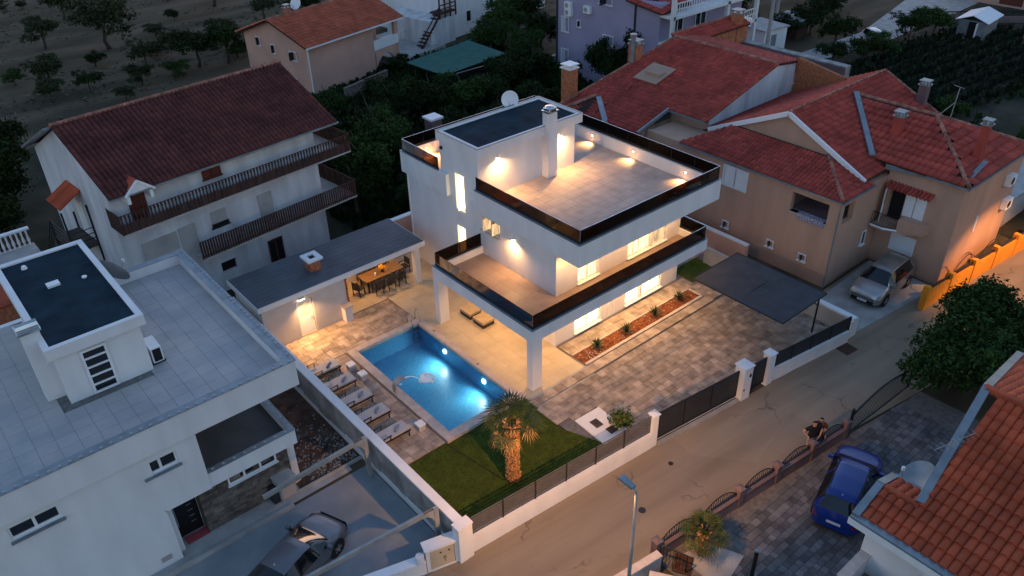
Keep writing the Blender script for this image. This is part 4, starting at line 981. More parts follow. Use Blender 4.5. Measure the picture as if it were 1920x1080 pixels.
for z in (2.72, 3.45): b.tube([(x, y, z) for x, y in pth], .022, 5)
for (p, q) in zip(pth, pth[1:]):
    for k in range(8): x, y = p[0]+(q[0]-p[0])*k/8, p[1]+(q[1]-p[1])*k/8; b.tube([(x, y, 2.7), (x, y, 3.45)], .01, 4)
Lt(b).build('balcony_railing', 'metal_dark', bo_)
b = MB(); b.tube([(21.75, -4.2, 2.64), (21.73, -4.92, 2.64), (22.05, -5.6, 2.64)], .06, 6); Lt(b).build('balcony_edge', 'white_trim', bo_)
window(T, (21.2+TX, -4.1+TY), (1, 0), (0, -1), .45, 1.4, 2.3, 'white_trim', 'glass_dark', 1, -.02)
# chimneys
def chimney(parent, x, y, z0, z1, m='brick', w=.24, cap='zinc'):
    c = MB().box(x-w, x+w, y-w, y+w, z0, z1).build('chimney', m, parent)
    b = MB(); b.box(x-w-.08, x+w+.08, y-w-.08, y+w+.08, z1, z1+.06)
    for sx in (-1, 1):
        for sy in (-1, 1): b.box(x+sx*w*.8-.04, x+sx*w*.8+.04, y+sy*w*.8-.04, y+sy*w*.8+.04, z1+.06, z1+.25)
    b.box(x-w-.06, x+w+.06, y-w-.06, y+w+.06, z1+.25, z1+.31); b.build('chimney_cap', cap, c); return c
chimney(T, 24.5+TX, -3.2+TY, 6.6, 8.0, 'roof_red'); chimney(T, 25.3+TX, -7.4+TY, 6.2, 8.5, 'roof_red', .2); chimney(T, 30.6+TX, -1.6+TY, 6.4, 7.9, 'mauve', .25)
Lt(MB().box(24.0, 24.9, -4.3, -3.7, 6.72, 6.82)).build('roof_vent', 'zinc', T)
Lt(MB().bar((23.2, -8.0, 6.25), (24.9, -8.0, 6.75), .25, .05)).build('flashing', 'zinc', T)
an = thing('tv_antenna', 'bent aerial mast on the far roof edge of the tan house', 'antenna', (31.5, -3.2, 5.7)); MB().tube([(0, 0, 0), (.2, 0, 2.2)], .03, 6).tube([(-1.2, .4, .5), (.12, 0, 1.3)], .025, 5).tube([(.1, -.3, 2.2), (.3, .4, 2.2)], .02, 5).build('mast', 'galv', an)
for i, (x, z) in enumerate(((28.6, 4.3), (29.3, 2.6))):
    ac = thing('air_conditioner', ('upper', 'lower')[i]+' air conditioner unit on the street side of the tan house', 'air conditioner', (x, -8.2, z))
    MB().box(-.4, .4, -.34, -.02, 0, .6).build('case', 'white_trim', ac); MB().lathe([(.22, 0), (.22, .015), (.05, .02)], n=14).build('fan_grille', 'metal_dark', ac, loc=(-.1, -.34, .3), rot=(PI/2, 0, 0)); MB().box(-.42, .42, -.36, 0, -.04, 0).build('bracket', 'galv', ac)
w_ = Lt(MB().box(25.6, 25.8, -8.24, -8.2, 2.3, 3.3)); w_.build('wall_light', 'white_trim', T)
gl = thing('grey_lean_to', 'low grey roofed annex at the far end of the tan house', 'annex', (34, -6.5, 0)); MB().box(-3, 6, -1.2, 4, -.1, 2.0).build('wall', 'grey_plaster', gl); MB().slab([(-3.2, -1.5, 2.1), (6.2, -1.5, 2.1), (6.2, 4.2, 2.6), (-3.2, 4.2, 2.6)], .1).build('roof', 'zinc', gl)

# ================================================================== long red-roofed house behind (M)
R_ = thing('red_roof_house', 'house behind the villa with one broad sloping red tile roof', 'house', (22, 11, 0))
def Lr(b): b.v = [(x-22, y-11, z) for x, y, z in b.v]; return b
def rl_(*p): return (p[0]-22, p[1]-11, p[2])
def mz(x): return 8.05-(27.2-x)*.283
w = MB(); w.box(20.6, 26.8, 6.7, 7.0, -.2, 6.0); w.box(20.6, 20.9, 7.0, 9.6, -.2, mz(20.6)-.15); w.box(17.9, 20.9, 9.6, 9.9, -.2, 5.1); w.box(17.9, 18.2, 9.9, 16.5, -.2, 5.1); w.box(18.2, 27, 16.2, 16.5, -.2, 5.5)
Lr(w).build('wall', 'tan', R_)
g_ = MB(); g_.poly([(20.6, 6.65, 5.0), (29.6, 6.65, 5.0), (29.6, 6.65, 7.62), (27.2, 6.65, 7.93), (20.6, 6.65, mz(20.6)-.1)]); Lr(g_).build('gable_wall', 'old_white', R_)
tiled_plane(R_, [rl_(20.1, 9.4, mz(20.1)), rl_(20.1, 6.5, mz(20.1)), rl_(27.2, 6.5, 8.05), rl_(27.2, 9.4, 8.05)], 'roof_red', .25, .35)
tiled_plane(R_, [rl_(17.2, 13.4, mz(17.2)), rl_(17.2, 9.4, mz(17.2)), rl_(27.2, 9.4, 8.05), rl_(27.2, 13.4, 8.05)], 'roof_red', .25, .35)
tiled_plane(R_, [rl_(15.2, 16.6, mz(15.4)), rl_(16.2, 13.4, mz(16.2)), rl_(27.2, 13.4, 8.05), rl_(27.2, 15.0, 8.05)], 'roof_red', .25, .35)
tiled_plane(R_, [rl_(13.6, 13.2, mz(15.4)), rl_(18.8, 13.2, mz(15.4)), rl_(18.8, 14.6, 5.9), rl_(14.2, 14.9, 5.5)], 'roof_red', .25, .3)
tiled_plane(R_, [rl_(29.7, 6.5, 7.72), rl_(29.7, 15, 7.72), rl_(27.2, 15, 8.05), rl_(27.2, 6.5, 8.05)], 'roof_red', .25, .35)
ridge_caps(R_, rl_(27.2, 6.5, 8.12), rl_(27.2, 15, 8.12)); ridge_caps(R_, rl_(27.2, 15, 8.12), rl_(15.2, 16.6, mz(15.4)+.05)); ridge_caps(R_, rl_(14.2, 14.9, 5.6), rl_(18.8, 14.7, 5.95))
Lr(MB().bar((18.9, 14.5, 5.85), (17.0, 12.0, 5.3), .35, .08)).build('valley_gutter', 'zinc', R_)
Lr(MB().bar((20.1, 9.42, mz(20.1)+.05), (17.2, 9.42, mz(17.2)+.05), .12, .2).bar((20.05, 6.5, mz(20.1)-.05), (20.05, 9.4, mz(20.1)-.05), .1, .1).bar((17.1, 9.4, mz(17.2)-.05), (17.1, 13.4, mz(17.2)-.05), .1, .1)).build('gutter', 'zinc', R_)
sk = MB(); sk.box(22.2, 24.6, 12.2, 13.4, 6.6, 7.15); sk.slab([(21.6, 11.9, 6.75), (23.6, 11.9, 7.3), (23.6, 13.9, 7.3), (21.6, 13.9, 6.75)], .06); Lr(sk).build('roof_recess', 'tan_plinth', R_)  # block and slab stand in for a small recessed roof terrace
chimney(R_, 23.6-22, 15.6-11, 6.8, 8.2, 'brick', .35); chimney(R_, 18.2-22, 16.6-11, 5.0, 7.5, 'brick', .4, 'white_trim'); chimney(R_, 33.8-22, 14.6-11, 5.6, 8.6, 'brick', .35)
MB().tube([(1.2, 4.5, 6.6), (1.2, 4.5, 8.8)], .17, 10).tube([(1.2, 4.5, 8.8), (1.2, 4.5, 9.0)], .26, 10).build('flue_pipe', 'zinc', R_)
dr = MB().box(-1.47, -1.42, -2.75, -1.6, 2.4, 4.75).build('balcony_door', 'white_trim', R_); MB().box(-1.49, -1.47, -2.1, -1.7, 2.6, 4.6).build('pane', 'glass_dark', dr)
aw = MB()
for i in range(8): aw.tube([(-1.9, -2.9+i*.2, 4.85), (-1.4, -2.9+i*.2, 5.05)], .09, 6)
aw.build('tile_awning', 'roof_red', R_)
def Lq_(b): b.v = [(x-22, y-11, z) for x, y, z in b.v]; return b
Lq_(MB().prism([(29.5, 3.0), (29.75, 3.0), (29.75, 6.5), (29.5, 6.5)], 5.2, 5.3).add([(29.5, 6.5, 5.3), (29.75, 6.5, 5.3), (29.75, 3.0, 6.9), (29.5, 3.0, 6.9), (29.5, 6.5, 8.0), (29.75, 6.5, 8.0), (29.75, 3.0, 7.45), (29.5, 3.0, 7.45)], BOXF)).build('brick_gable', 'brick', R_)
tiled_plane(R_, [(5.2, 3.2, 7.7), (13, 3.2, 7.7), (13, 4.4, 8.15), (5.2, 4.4, 8.15)], 'roof_red', .25, .35); ridge_caps(R_, (5.2, 4.4, 8.2), (13, 4.4, 8.2))
MB().box(7.6, 12.9, 3.3, 3.5, 5.6, 7.6).build('brick_wall', 'brick', R_)
Lq_(MB().box(34.25, 34.9, 5.5, 14.2, 4.6, 6.5)).build('parapet', 'wall_rough', R_); Lq_(MB().box(34.2, 34.25, 5.5, 14.2, 4.6, 6.42).box(29.8, 34.2, 6.6, 14.2, 5.2, 5.3)).build('parapet_lining', 'mauve', R_)

# ================================================================== brown-roofed balcony house (left)
B = thing('balcony_house', 'white three storey house with dark brown tile roof and wooden balconies', 'house', (.05, 18.96, 0), .1025)
LB, SB = 11.85, 3.0
w = MB(); w.wall('y', 0, .3, -LB, 0, -.2, 7.75, [(-7.12, -6.2, 1.1, 1.75)])
w.box(-LB, -LB+.3, .3, 9.1, -.2, 7.7); w.box(-.3, 0, .3, 9.1, -.2, 7.7); w.box(-LB+.3, -.3, 8.8, 9.1, -.2, 7.7)
w.poly([(-LB, 0, 7.7), (-LB, 9.1, 7.7), (-LB, 4.55, 9.95)]); w.poly([(0, 0, 7.7), (0, 9.1, 7.7), (0, 4.55, 9.95)])
w.build('wall', 'old_white', B)
MB().box(-7.1, -6.2, .2, .25, 1.1, 1.75).build('dark_opening', 'black', B)
tiled_plane(B, [(-LB-.1, -.67, 7.76), (1.34, -.67, 7.76), (1.34, 4.55, 10.1), (-LB-.1, 4.55, 10.1)], 'roof_brown', .25, .42, .10, .03)
tiled_plane(B, [(1.34, 9.7, 7.76), (-LB-.1, 9.7, 7.76), (-LB-.1, 4.55, 10.1), (1.34, 4.55, 10.1)], 'roof_brown', .25, .42, .10, .03)
ridge_caps(B, (-LB-.15, 4.55, 10.15), (1.36, 4.55, 10.15))
MB().bar((-LB-.1, -.72, 7.7), (1.34, -.72, 7.7), .1, .1).build('gutter', 'zinc', B)
MB().bar((-LB-.2, 9.9, 7.6), (-LB-.2, 4.7, 10.0), .5, .12).build('verge', 'zinc', B)
# balconies
pk = MB()
for z, k in ((.08, .05), (.30, .065), (.55, .035), (.75, .06), (.95, .045)): pass
prof = [(.085, 0), (.085, .52), (.035, .60), (.03, .78), (.055, .86), (.055, .98), (.02, 1.04)]
for a, b_ in zip(prof, prof[1:]): pk.add([(-a[0], -.012, a[1]), (a[0], -.012, a[1]), (a[0], .012, a[1]), (-a[0], .012, a[1]), (-b_[0], -.012, b_[1]), (b_[0], -.012, b_[1]), (b_[0], .012, b_[1]), (-b_[0], .012, b_[1])], BOXF)
pkm = pk.mesh('picket', 'wood_dark')
pl2 = MB().box(-.055, .055, -.012, .012, 0, .98).mesh('plank', 'wood_dark')
for lvl, (z, me, xl, st) in enumerate(((2.88, pl2, -8.4, .15), (5.82, pkm, -LB, .185))):
    bo_ = MB().box(xl, 1.83, -.88, 0, z-.06, z+.06).box(0, 1.83, 0, 3.2, z-.06, z+.06).build('balcony', 'grey_plaster', B)
    MB().box(xl, 1.83, -.90, -.86, z+1.04, z+1.07).box(1.81, 1.85, -.86, 3.2, z+1.04, z+1.07).box(xl, 1.83, -.90, -.86, z+.15, z+.22).box(1.81, 1.85, -.86, 3.2, z+.15, z+.22).build('handrail', 'wood_dark', bo_)
    n = int((1.8-xl)/st)
    for i in range(n): link('picket', me, bo_, loc=(xl+(i+.5)*(1.8-xl)/n, -.88, z+.04))
    for i in range(22): link('picket', me, bo_, loc=(1.83, -.8+i*.18, z+.04), rot=(0, 0, PI/2))
    if lvl:
        MB().box(xl-.02, xl+.02, -.88, .6, z, z+1.06).build('end_board', 'wood_dark', bo_)
        for i in range(7): link('picket', pkm, bo_, loc=(xl, -.8+i*.18, z+.04), rot=(0, 0, PI/2))
# windows and doors of the front
dv = Vector
def bwin(x0, x1, z0, z1, kind):
    if kind == 'sh': shutter(B, (x0, 0), (1, 0), (0, -1), x1-x0, z0, z1, 'grey_plaster', .05, .08)
    else: window(B, (x0, 0), (1, 0), (0, -1), x1-x0, z0, z1, 'wood_red', 'wood_red' if kind == 'wood' else 'glass_dark', 2 if x1-x0 > .9 else 1, -.03)
bwin(-10.95, -9.05, 3.62, 4.64, 'sh'); bwin(-8.95, -8.0, 3.0, 4.7, 'sh'); bwin(-7.05, -6.13, 4.2, 4.92, 'sh'); window(B, (-7.1, 0), (1, 0), (0, -1), 1.0, 3.98, 4.2, 'metal_dark', 'glass_dark', 1, -.03); bwin(-4.2, -3.3, 3.05, 4.86, 'sh')
bwin(-6.95, -5.9, 6.82, 7.48, 'wood'); bwin(-4.15, -3.2, .02, 1.9, 'dark')
d_ = MB().box(-10.95, -10.1, -.06, 0, 5.9, 7.75).build('balcony_door', 'wood_red', B)
for i in range(5): MB().box(-10.85+i*.16, -10.72+i*.16, -.08, -.06, 6.05, 7.6).build('plank', 'wood_red', d_)
# gable dormer over the door
dm = MB().add([(-11.15, -.75, 7.72), (-9.85, -.75, 7.72), (-10.5, -.75, 8.25), (-11.15, 1.2, 8.0), (-9.85, 1.2, 8.0), (-10.5, 1.6, 8.35)], [(0, 1, 2), (0, 2, 5, 3), (1, 4, 5, 2)])
do = dm.build('door_canopy', 'roof_orange', B)
MB().bar((-11.25, -.8, 7.66), (-10.5, -.8, 8.30), .12, .1).bar((-9.75, -.8, 7.66), (-10.5, -.8, 8.30), .12, .1).poly([(-11.15, -.77, 7.7), (-9.85, -.77, 7.7), (-10.5, -.77, 8.22)]).box(-11.15, -11.0, -.7, 0, 7.2, 7.72).box(-10.0, -9.85, -.7, 0, 7.2, 7.72).build('canopy_trim', 'white_trim', do)
# outside stair, landing and awning on the gable side
an_ = MB()
for i in range(14): an_.tube([(-LB-1.25, 3.7+i*.13, 6.15), (-LB, 3.7+i*.13, 6.85)], .07, 6)
an_.build('awning', 'roof_orange', B)
st = MB(); st.box(-LB-1.3, -LB, 3.4, 6.0, 3.7, 3.85)
for i in range(11): st.box(-LB-1.3, -LB-.2, 6.0+i*.27, 6.3+i*.27, 3.55-i*.32, 3.63-i*.32)
so_ = st.build('outside_stair', 'bark', B)
b = MB()
for x in (-LB-1.3, -LB-.05):
    for y in (3.4, 6.0): b.tube([(x, y, -.1), (x, y, 6.1 if y < 4 else 4.8)], .05, 6)
for z in (4.2, 4.5, 4.8): b.tube([(-LB-1.3, 3.4, z), (-LB-1.3, 6.0, z), (-LB-1.3, 9.0, z-3.4)], .025, 5).tube([(-LB-1.3, 3.4, z), (-LB, 3.4, z)], .025, 5)
b.build('stair_railing', 'metal_dark', so_)
MB().box(-LB-.04, -LB, 4.2, 5.2, 3.9, 6.0).build('side_door', 'white_trim', B)
# balustrade terrace far left
bt = thing('balustrade', 'white concrete baluster railing on the terrace beside the outside stair', 'balustrade', (-17.85, 26.3, 0), .02)
MB().box(-6, 3.4, -2.2, .15, -.1, 2.5).build('terrace', 'grey_plaster', bt); MB().box(-6, 3.4, -.15, .15, 3.45, 3.55).build('handrail', 'white_trim', bt)
bm = MB().lathe([(.07, 0), (.05, .12), (.085, .3), (.04, .6), (.06, .8), (.07, .95)], n=8).mesh('baluster', 'white_trim', True)
for i in range(26): link('baluster', bm, bt, loc=(3.2-i*.26, 0, 2.5))
b = thing('rusty_shed', 'reddish shed roof showing behind the neighbouring parapet', 'shed', (-18.6, 17.5, 0)); MB().box(-2, 1.6, -1, 1, -.1, 4.6).build('wall', 'brick', b); MB().slab([(-2.1, -1.2, 4.7), (1.8, -1.2, 4.7), (1.8, 1.2, 5.3), (-2.1, 1.2, 5.3)], .08).build('roof', 'roof_orange', b)

# ================================================================== white neighbour house (left front)
N_ = thing('white_house', 'white flat roofed neighbour house with tiled roof terrace in the lower left', 'house', (-16, 1.7, 0))
def Ln(b): b.v = [(x+16, y-1.7, z) for x, y, z in b.v]; return b
FY = 1.7
w = MB()
w.wall('y', FY, .3, -26, -16.15, -.1, 5.35, [(-20.62, -19.08, 4.48, 5.04)]); w.wall('y', FY, .3, -16.15, -14.45, 2.55, 5.35, [(-16.42, -15.22, 4.36, 4.95)])
w.box(-16.2, -14.45, FY, FY+.3, 2.5, 2.55)
w.box(-16.15, -15.95, 2.0, 2.8, -.1, 2.5); w.box(-14.6, -14.45, 2.0, 6.0, 2.5, 5.35)
w.box(-14.45, -11.0, 5.7, 6.0, 2.5, 5.35); w.box(-11.2, -10.9, 2.3, 13, -.1, 2.5); w.box(-11.2, -10.9, 5.7, 13, 2.5, 5.35); w.box(-26, -10.9, 12.4, 12.7, -.1, 5.35)
w.box(-26, -10.4, 1.55, 12.4, 5.35, 6.0); w.box(-26, -10.4, 1.55, 1.85, 6.0, 6.5); w.box(-10.72, -10.4, 1.85, 12.4, 6.0, 6.5); w.box(-13.6, -10.4, 12.1, 12.4, 6.0, 6.5)
w = Ln(w); w.build('wall', 'white', N_)
tf = Ln(MB().box(-26, -10.72, 1.85, 12.1, 6.0, 6.01)).build('terrace_floor', 'grout', N_)
its = [(c[0]+16, c[1]-1.7, *c[2:]) for c in grid_tiles(-21.5, -10.72, 1.85, 12.1, 6.01, .62, .62, .02, .010, lambda x, y: -17.5 < x < -14.35 and 5.1 < y < 12.1)]
its.sort(key=lambda c: c[1]); pieces('terrace_tile', tf, its, 'tile_cool')
b = MB()
for q in ((-26, -10.36, 1.5, 1.66), (-10.50, -10.34, 1.66, 12.44)): b.box(q[0], q[1], q[2], q[3], 6.5, 6.525)
b.box(-26, -10.5, 1.66, 1.88, 6.5, 6.515); b.box(-10.75, -10.5, 1.88, 12.4, 6.5, 6.515); b.box(-13.6, -10.75, 12.08, 12.42, 6.5, 6.52)
Ln(b).build('parapet_flashing', 'zinc', N_)
b = MB(); rr = random.Random(8)
for i in range(46): x = -25+i*.32; b.obox((x, 1.60+rr.uniform(-.02, .02), 6.54), (.10, .05, .04), rr.uniform(-.4, .4))
for i in range(34): y = 2.0+i*.31; b.obox((-10.42, y, 6.54), (.06, .06, .04), rr.uniform(0, 1))
for i in range(9): y = 2.1+i*.34; b.obox((-10.98, y, 3.22), (.06, .06, .04), 0)
for i in range(8): x = -14.2+i*.42; b.obox((x, 1.85, 3.22), (.10, .08, .05), 0)
Ln(b).build('clamps', 'fabric_grey', N_)
# penthouse
ph = MB(); ph.box(-17.35, -14.4, 5.25, 12.1, 6.0, 8.15); ph.box(-17.55, -14.2, 5.0, 12.35, 8.15, 8.5)
for q in ((-17.55, -14.2, 5.0, 5.2), (-17.55, -14.2, 12.1, 12.35), (-17.55, -17.33, 5.2, 12.1), (-14.42, -14.2, 5.2, 12.1)): ph.box(q[0], q[1], q[2], q[3], 8.5, 8.58)
ph.box(-17.95, -17.35, 5.9, 6.5, 6.0, 8.95)
po = Ln(ph).build('penthouse', 'white', N_)
Ln(MB().box(-17.33, -14.42, 5.2, 12.1, 8.5, 8.515)).build('roof_membrane', 'bitumen', po)
Ln(MB().box(-16.3, -15.85, 9.25, 9.6, 8.515, 8.60)).build('roof_box', 'white_trim', po); Ln(MB().lathe([(.12, 0), (.08, .12)], (-16.6, 11.5, 8.515), 8).lathe([(.1, 0), (.1, .05)], (-15.0, 9.2, 8.515), 8)).build('roof_vent', 'white_trim', po)
Ln(MB().box(-18.02, -17.28, 5.83, 6.57, 8.95, 9.02).tube([(-18.0, 6.2, 9.08), (-17.3, 6.2, 9.08)], .16, 8)).build('chimney_cap', 'steel', po)
dr = window(N_, (-16.55+16, 5.25-1.7), (1, 0), (0, -1), .9, 6.05, 7.95, 'white_trim', 'glass_dark', 1, -.02, False, .09, 4, 'terrace_door')
Ln(MB().box(-14.42, -14.38, 6.4, 7.0, 7.4, 7.7)).build('side_window', 'glass_dark', po)
ac = thing('air_conditioner', 'air conditioner unit standing on the neighbour roof terrace beside the penthouse', 'air conditioner', (-14.1, 5.85, 6.03)); MB().box(-.2, .2, -.45, .45, .1, .75).build('case', 'white_trim', ac); MB().box(-.15, .15, -.46, -.45, .15, .7).build('grille', 'black', ac); MB().box(-.25, .25, -.4, -.35, 0, .1).box(-.25, .25, .35, .4, 0, .1).build('foot', 'black', ac)
# windows
window(N_, (-20.62+16, FY-1.7), (1, 0), (0, -1), 1.54, 4.48, 5.04, 'white_trim', 'glass_dark', 2, .14, True, .08, sillm='zinc'); window(N_, (-16.42+16, FY-1.7), (1, 0), (0, -1), 1.2, 4.36, 4.95, 'white_trim', 'glass_dark', 2, .14, True, .08, sillm='zinc')
# entrance: recess, black door, mat, stone clad wall
Ln(MB().box(-15.95, -11.2, 2.75, 2.95, -.1, 2.5)).build('recess_wall', 'white', N_)
d_ = Ln(MB().box(-15.95, -14.95, 2.66, 2.74, 0, 2.15)).build('entrance_door', 'black', N_); Ln(MB().box(-15.85, -15.80, 2.62, 2.65, .6, 1.7)).build('handle', 'steel', d_)
for i in range(5): Ln(MB().box(-15.35, -15.15, 2.655, 2.66, .5+i*.3, .54+i*.3)).build('pane', 'steel', d_)
tag(MB().box(-.45, .45, -.22, .22, 0, .02).build('door_mat', 'pink_mat', loc=(-15.35, 2.35, 0)), 'dusty pink door mat at the black entrance door', 'door mat')
sw = Ln(MB().box(-14.9, -11.25, 2.2, 2.75, -.05, 2.48)).build('clad_wall', 'stonework', N_)
its = []; rr = random.Random(12); z = .02
while z < 2.45:
    h = rr.choice((.10, .13, .16)); x = -14.9
    while x < -11.3:
        L = rr.uniform(.22, .55); L = min(L, -11.25-x); its.append((x+L/2+16, 2.19-1.7-rr.uniform(0, .02), z+h/2, L-.012, .05, h-.012, 0)); x += L
    z += h
pieces('stone', sw, its, 'stonework', 280)
window(N_, (-13.75+16, 2.17-1.7), (1, 0), (0, -1), 2.0, 1.80, 2.3, 'white_trim', 'glass_dark', 3, .0, True, .07)
pp = struct(Ln(MB().box(-16.1, -11.2, 1.6, 2.75, -.03, .0)).build('entrance_step', 'concrete', None, loc=(-16, 1.7, 0)))
# balcony
b = MB(); b.box(-14.45, -10.9, 1.75, 5.7, 2.5, 2.85); b.box(-14.45, -10.9, 1.75, 1.98, 2.85, 3.2); b.box(-11.12, -10.9, 1.98, 5.7, 2.85, 3.2)
bo_ = Ln(b).build('balcony', 'white', N_); Ln(MB().box(-14.43, -11.12, 1.98, 5.7, 2.85, 2.87)).build('balcony_floor', 'tile_shaded', bo_)
Ln(MB().box(-14.45, -10.88, 1.72, 1.99, 3.2, 3.22).box(-11.13, -10.87, 1.99, 5.7, 3.2, 3.22)).build('parapet_flashing', 'zinc', bo_)
tag(MB().box(-.18, .18, -.03, 0, .0, .22).build('meter_hatch', 'grey_plaster', loc=(-16.7, 1.69, .3)), 'small grey hatch low on the white house wall', 'hatch')
dd = dish((-13.75, 11.3, 6.0), .6, .75, 'grey satellite dish on the neighbour roof terrace behind the penthouse', 'zinc', tilt=.45, mast=.7)
# neighbour plot ground
sheet('neighbour_drive', [(-26, -4.2), (-8.35, -5.1), (-8.35, 1.2), (-11.6, 1.2), (-16.1, 1.2), (-26, 1.2)], -.02, 'drive')
sheet('neighbour_porch', [(-26, 1.25), (-9, 1.35), (-9, 1.7), (-11.2, 1.75), (-26, 1.75)], -.01, 'concrete')
sheet('bare_soil', [(-11.0, 1.75), (-8.3, 1.75), (-8.3, 14), (-11.0, 14)], -.02, 'soil')
kb = thing('drive_kerb', 'pale concrete kerb between entrance path and grey drive', 'kerb', (-16.5, 1.2, 0)); MB().box(-8, 4.7, -.08, .06, -.05, .12).build('kerb', 'concrete', kb)
kb = thing('drive_edge', 'low concrete edging between bare soil and grey drive', 'kerb', (-10, 1.72, 0)); MB().box(-1.8, 1.7, -.05, .05, -.05, .08).build('kerb', 'concrete', kb)
gb = MB(); rr = random.Random(9)
for i in range(420):
    x, y = rr.uniform(-10.6, -8.4), 1.9+abs(rr.gauss(0, 1.6)); s = rr.uniform(.03, .10)
    if y < 7: gb.obox((x, y, 0), (s, s*rr.uniform(.6, 1), s*.6), rr.uniform(0, 3))
stuff(gb.build('gravel', 'gravel'))
for i in range(5):
    pass
tw = MB()
for i in range(40):
    x, y, a = rr.uniform(-10.5, -8.6), rr.uniform(2.2, 5.5), rr.uniform(0, 6); l = rr.uniform(.3, .9)
    tw.tube([(x, y, .03), (x+math.cos(a)*l, y+math.sin(a)*l, .05+rr.uniform(0, .25))], .012, 4)
stuff(tw.build('dry_twigs', 'bark'))
# sliding gate frames (curved beams on posts)
for i, (y, xe, lab) in enumerate(((.55, -13.1, 'pale steel beam frame with curved corner beside the bare soil'), (-4.35, -14.5, 'pale steel beam frame with curved corner above the grey drive'))):
    t = thing('beam_frame', lab, 'steel frame', (-8.62, y, 0), .02 if i == 0 else -.10)
    MB().box(-.09, .09, -.07, .07, -.05, 2.2).build('post', 'galv', t)
    b = MB(); b.bar((-.5, 0, 2.12), (xe+8.62, 0, 2.02), .12, .18)
    b.add([(-.09, -.05, 1.55), (-.09, -.05, 2.2), (-.75, -.05, 2.2), (-.75, -.05, 2.06), (-.4, -.05, 2.0), (-.2, -.05, 1.8)], [(0, 1, 2, 3, 4, 5)]).add([(-.09, .05, 1.55), (-.09, .05, 2.2), (-.75, .05, 2.2), (-.75, .05, 2.06), (-.4, .05, 2.0), (-.2, .05, 1.8)], [(5, 4, 3, 2, 1, 0)])
    b.build('beam', 'galv', t)
mc = thing('stone_cabinet', 'pale cast stone cabinet with cover beside the bare soil', 'cabinet', (-11.75, 2.0, 0), .1)
MB().box(-.35, .35, -.35, .35, -.02, 1.05).build('body', 'concrete', mc); MB().box(-.4, .4, -.4, .4, 1.05, 1.12).build('top', 'concrete', mc); MB().box(-.28, .28, -.37, -.35, .15, .9).build('door', 'tile_grey', mc); MB().box(-.62, -.36, -.2, .2, 0, .75).build('bin', 'anthracite', mc); MB().box(-.62, -.36, -.24, -.2, .72, .78).build('lid', 'white_trim', mc)
uw = thing('utility_wall', 'white street wall section with meter doors and small emblem at the drive entrance', 'wall', (-8.5, -5.1, 0), math.atan2(.28, -1.0)+PI)
MB().box(-1.1, .2, -.20, .20, -.1, 1.15).build('wall', 'white', uw); MB().box(-1.15, .22, -.24, .24, 1.15, 1.21).build('cap', 'white_trim', uw)
MB().box(-.95, -.02, -.215, -.2, .1, 1.05).build('meter_door', 'tile_beige', uw); MB().box(-.02, 0.0, -.22, -.2, .1, 1.05).build('joint', 'black', uw)
for x in (-.55, -.22): MB().lathe([(.04, 0), (.04, .01)], n=10).build('lock', 'black', uw, loc=(x, -.215, .85), rot=(PI/2, 0, 0))
em = MB()
for (a, c) in (((-.40, .30), (-.40, .62)), ((-.47, .5), (-.33, .5)), ((-.45, .6), (-.40, .55)), ((-.35, .6), (-.40, .55))): em.bar((a[0], -.222, a[1]), (c[0], -.222, c[1]), .012, .02)
em.build('emblem', 'mauve', uw)
lw2 = thing('front_wall', 'low white street wall running left from the meter section', 'wall', (-9.6, -4.85, 0), math.atan2(.30, -1.0)+PI); MB().box(-6, .0, -.15, .15, -.1, .62).build('wall', 'white', lw2); MB().box(-6, 0, -.19, .19, .62, .68).build('cap', 'white_trim', lw2)
MB().tube([(-.2, -.1, .7), (-.2, -.1, 1.0)], .16, 12).build('round_lamp', 'white', lw2)

# ================================================================== near house bottom right
Q = thing('corner_house', 'white house with orange red pantile roof in the lower right corner', 'house', (0, -16, 0))
def Lq(b): b.v = [(x, y+16, z) for x, y, z in b.v]; return b
def ql(x, y, z): return (x, y+16, z)
QZ = 5.0; k_ = .40
def qz(x): return QZ+k_*(x+.15)
tiled_plane(Q, [ql(-.15, -15.6, QZ), ql(-.15, -27, QZ), ql(5.6, -27, qz(5.6)), ql(5.6, -16.75, qz(5.6)), ql(1.15, -16.75, qz(1.15)), ql(1.0, -15.6, qz(1.0))], 'roof_orange', .27, .44, .09, .075, 290)
tiled_plane(Q, [ql(12, -27, qz(5.6)-2.4), ql(12, -15.4, qz(5.6)-2.4), ql(5.6, -16.2, qz(5.6)), ql(5.6, -27, qz(5.6))], 'roof_orange', .27, .44, .06)
tiled_plane(Q, [ql(2.0, -16.7, 5.1), ql(2.0, -15.6, 5.1), ql(1.0, -15.6, qz(1.0)), ql(1.0, -16.7, qz(1.0))], 'roof_orange', .27, .30, .06)
ridge_caps(Q, ql(5.6, -16.2, qz(5.6)+.04), ql(5.6, -27, qz(5.6)+.04), 'roof_orange', .14); ridge_caps(Q, ql(1.02, -15.65, qz(1.0)+.03), ql(1.02, -16.7, qz(1.0)+.03), 'roof_orange', .12)
b = MB(); b.bar(ql(1.1, -16.72, qz(1.1)+.10), ql(5.6, -16.25, qz(5.6)+.10), .26, .12); b.bar(ql(5.6, -16.25, qz(5.6)+.10), ql(12, -15.45, qz(5.6)-2.3), .26, .12)
b.bar(ql(-.3, -15.5, QZ+.06), ql(1.0, -15.5, qz(1.0)+.08), .24, .12); b.bar(ql(1.0, -15.5, qz(1.0)+.08), ql(2.1, -15.5, 5.12), .24, .12); b.bar(ql(2.1, -15.5, 5.12), ql(2.1, -16.8, 5.12), .2, .1); b.bar(ql(-.3, -15.4, QZ+.02), ql(-.3, -27, QZ+.02), .3, .10)
Lq(MB()).v; b.build('verge_flashing', 'zinc', Q)
MB().bar(ql(-.42, -15.38, QZ-.14), ql(-.42, -27, QZ-.14), .08, .26).build('fascia', 'white_trim', Q)
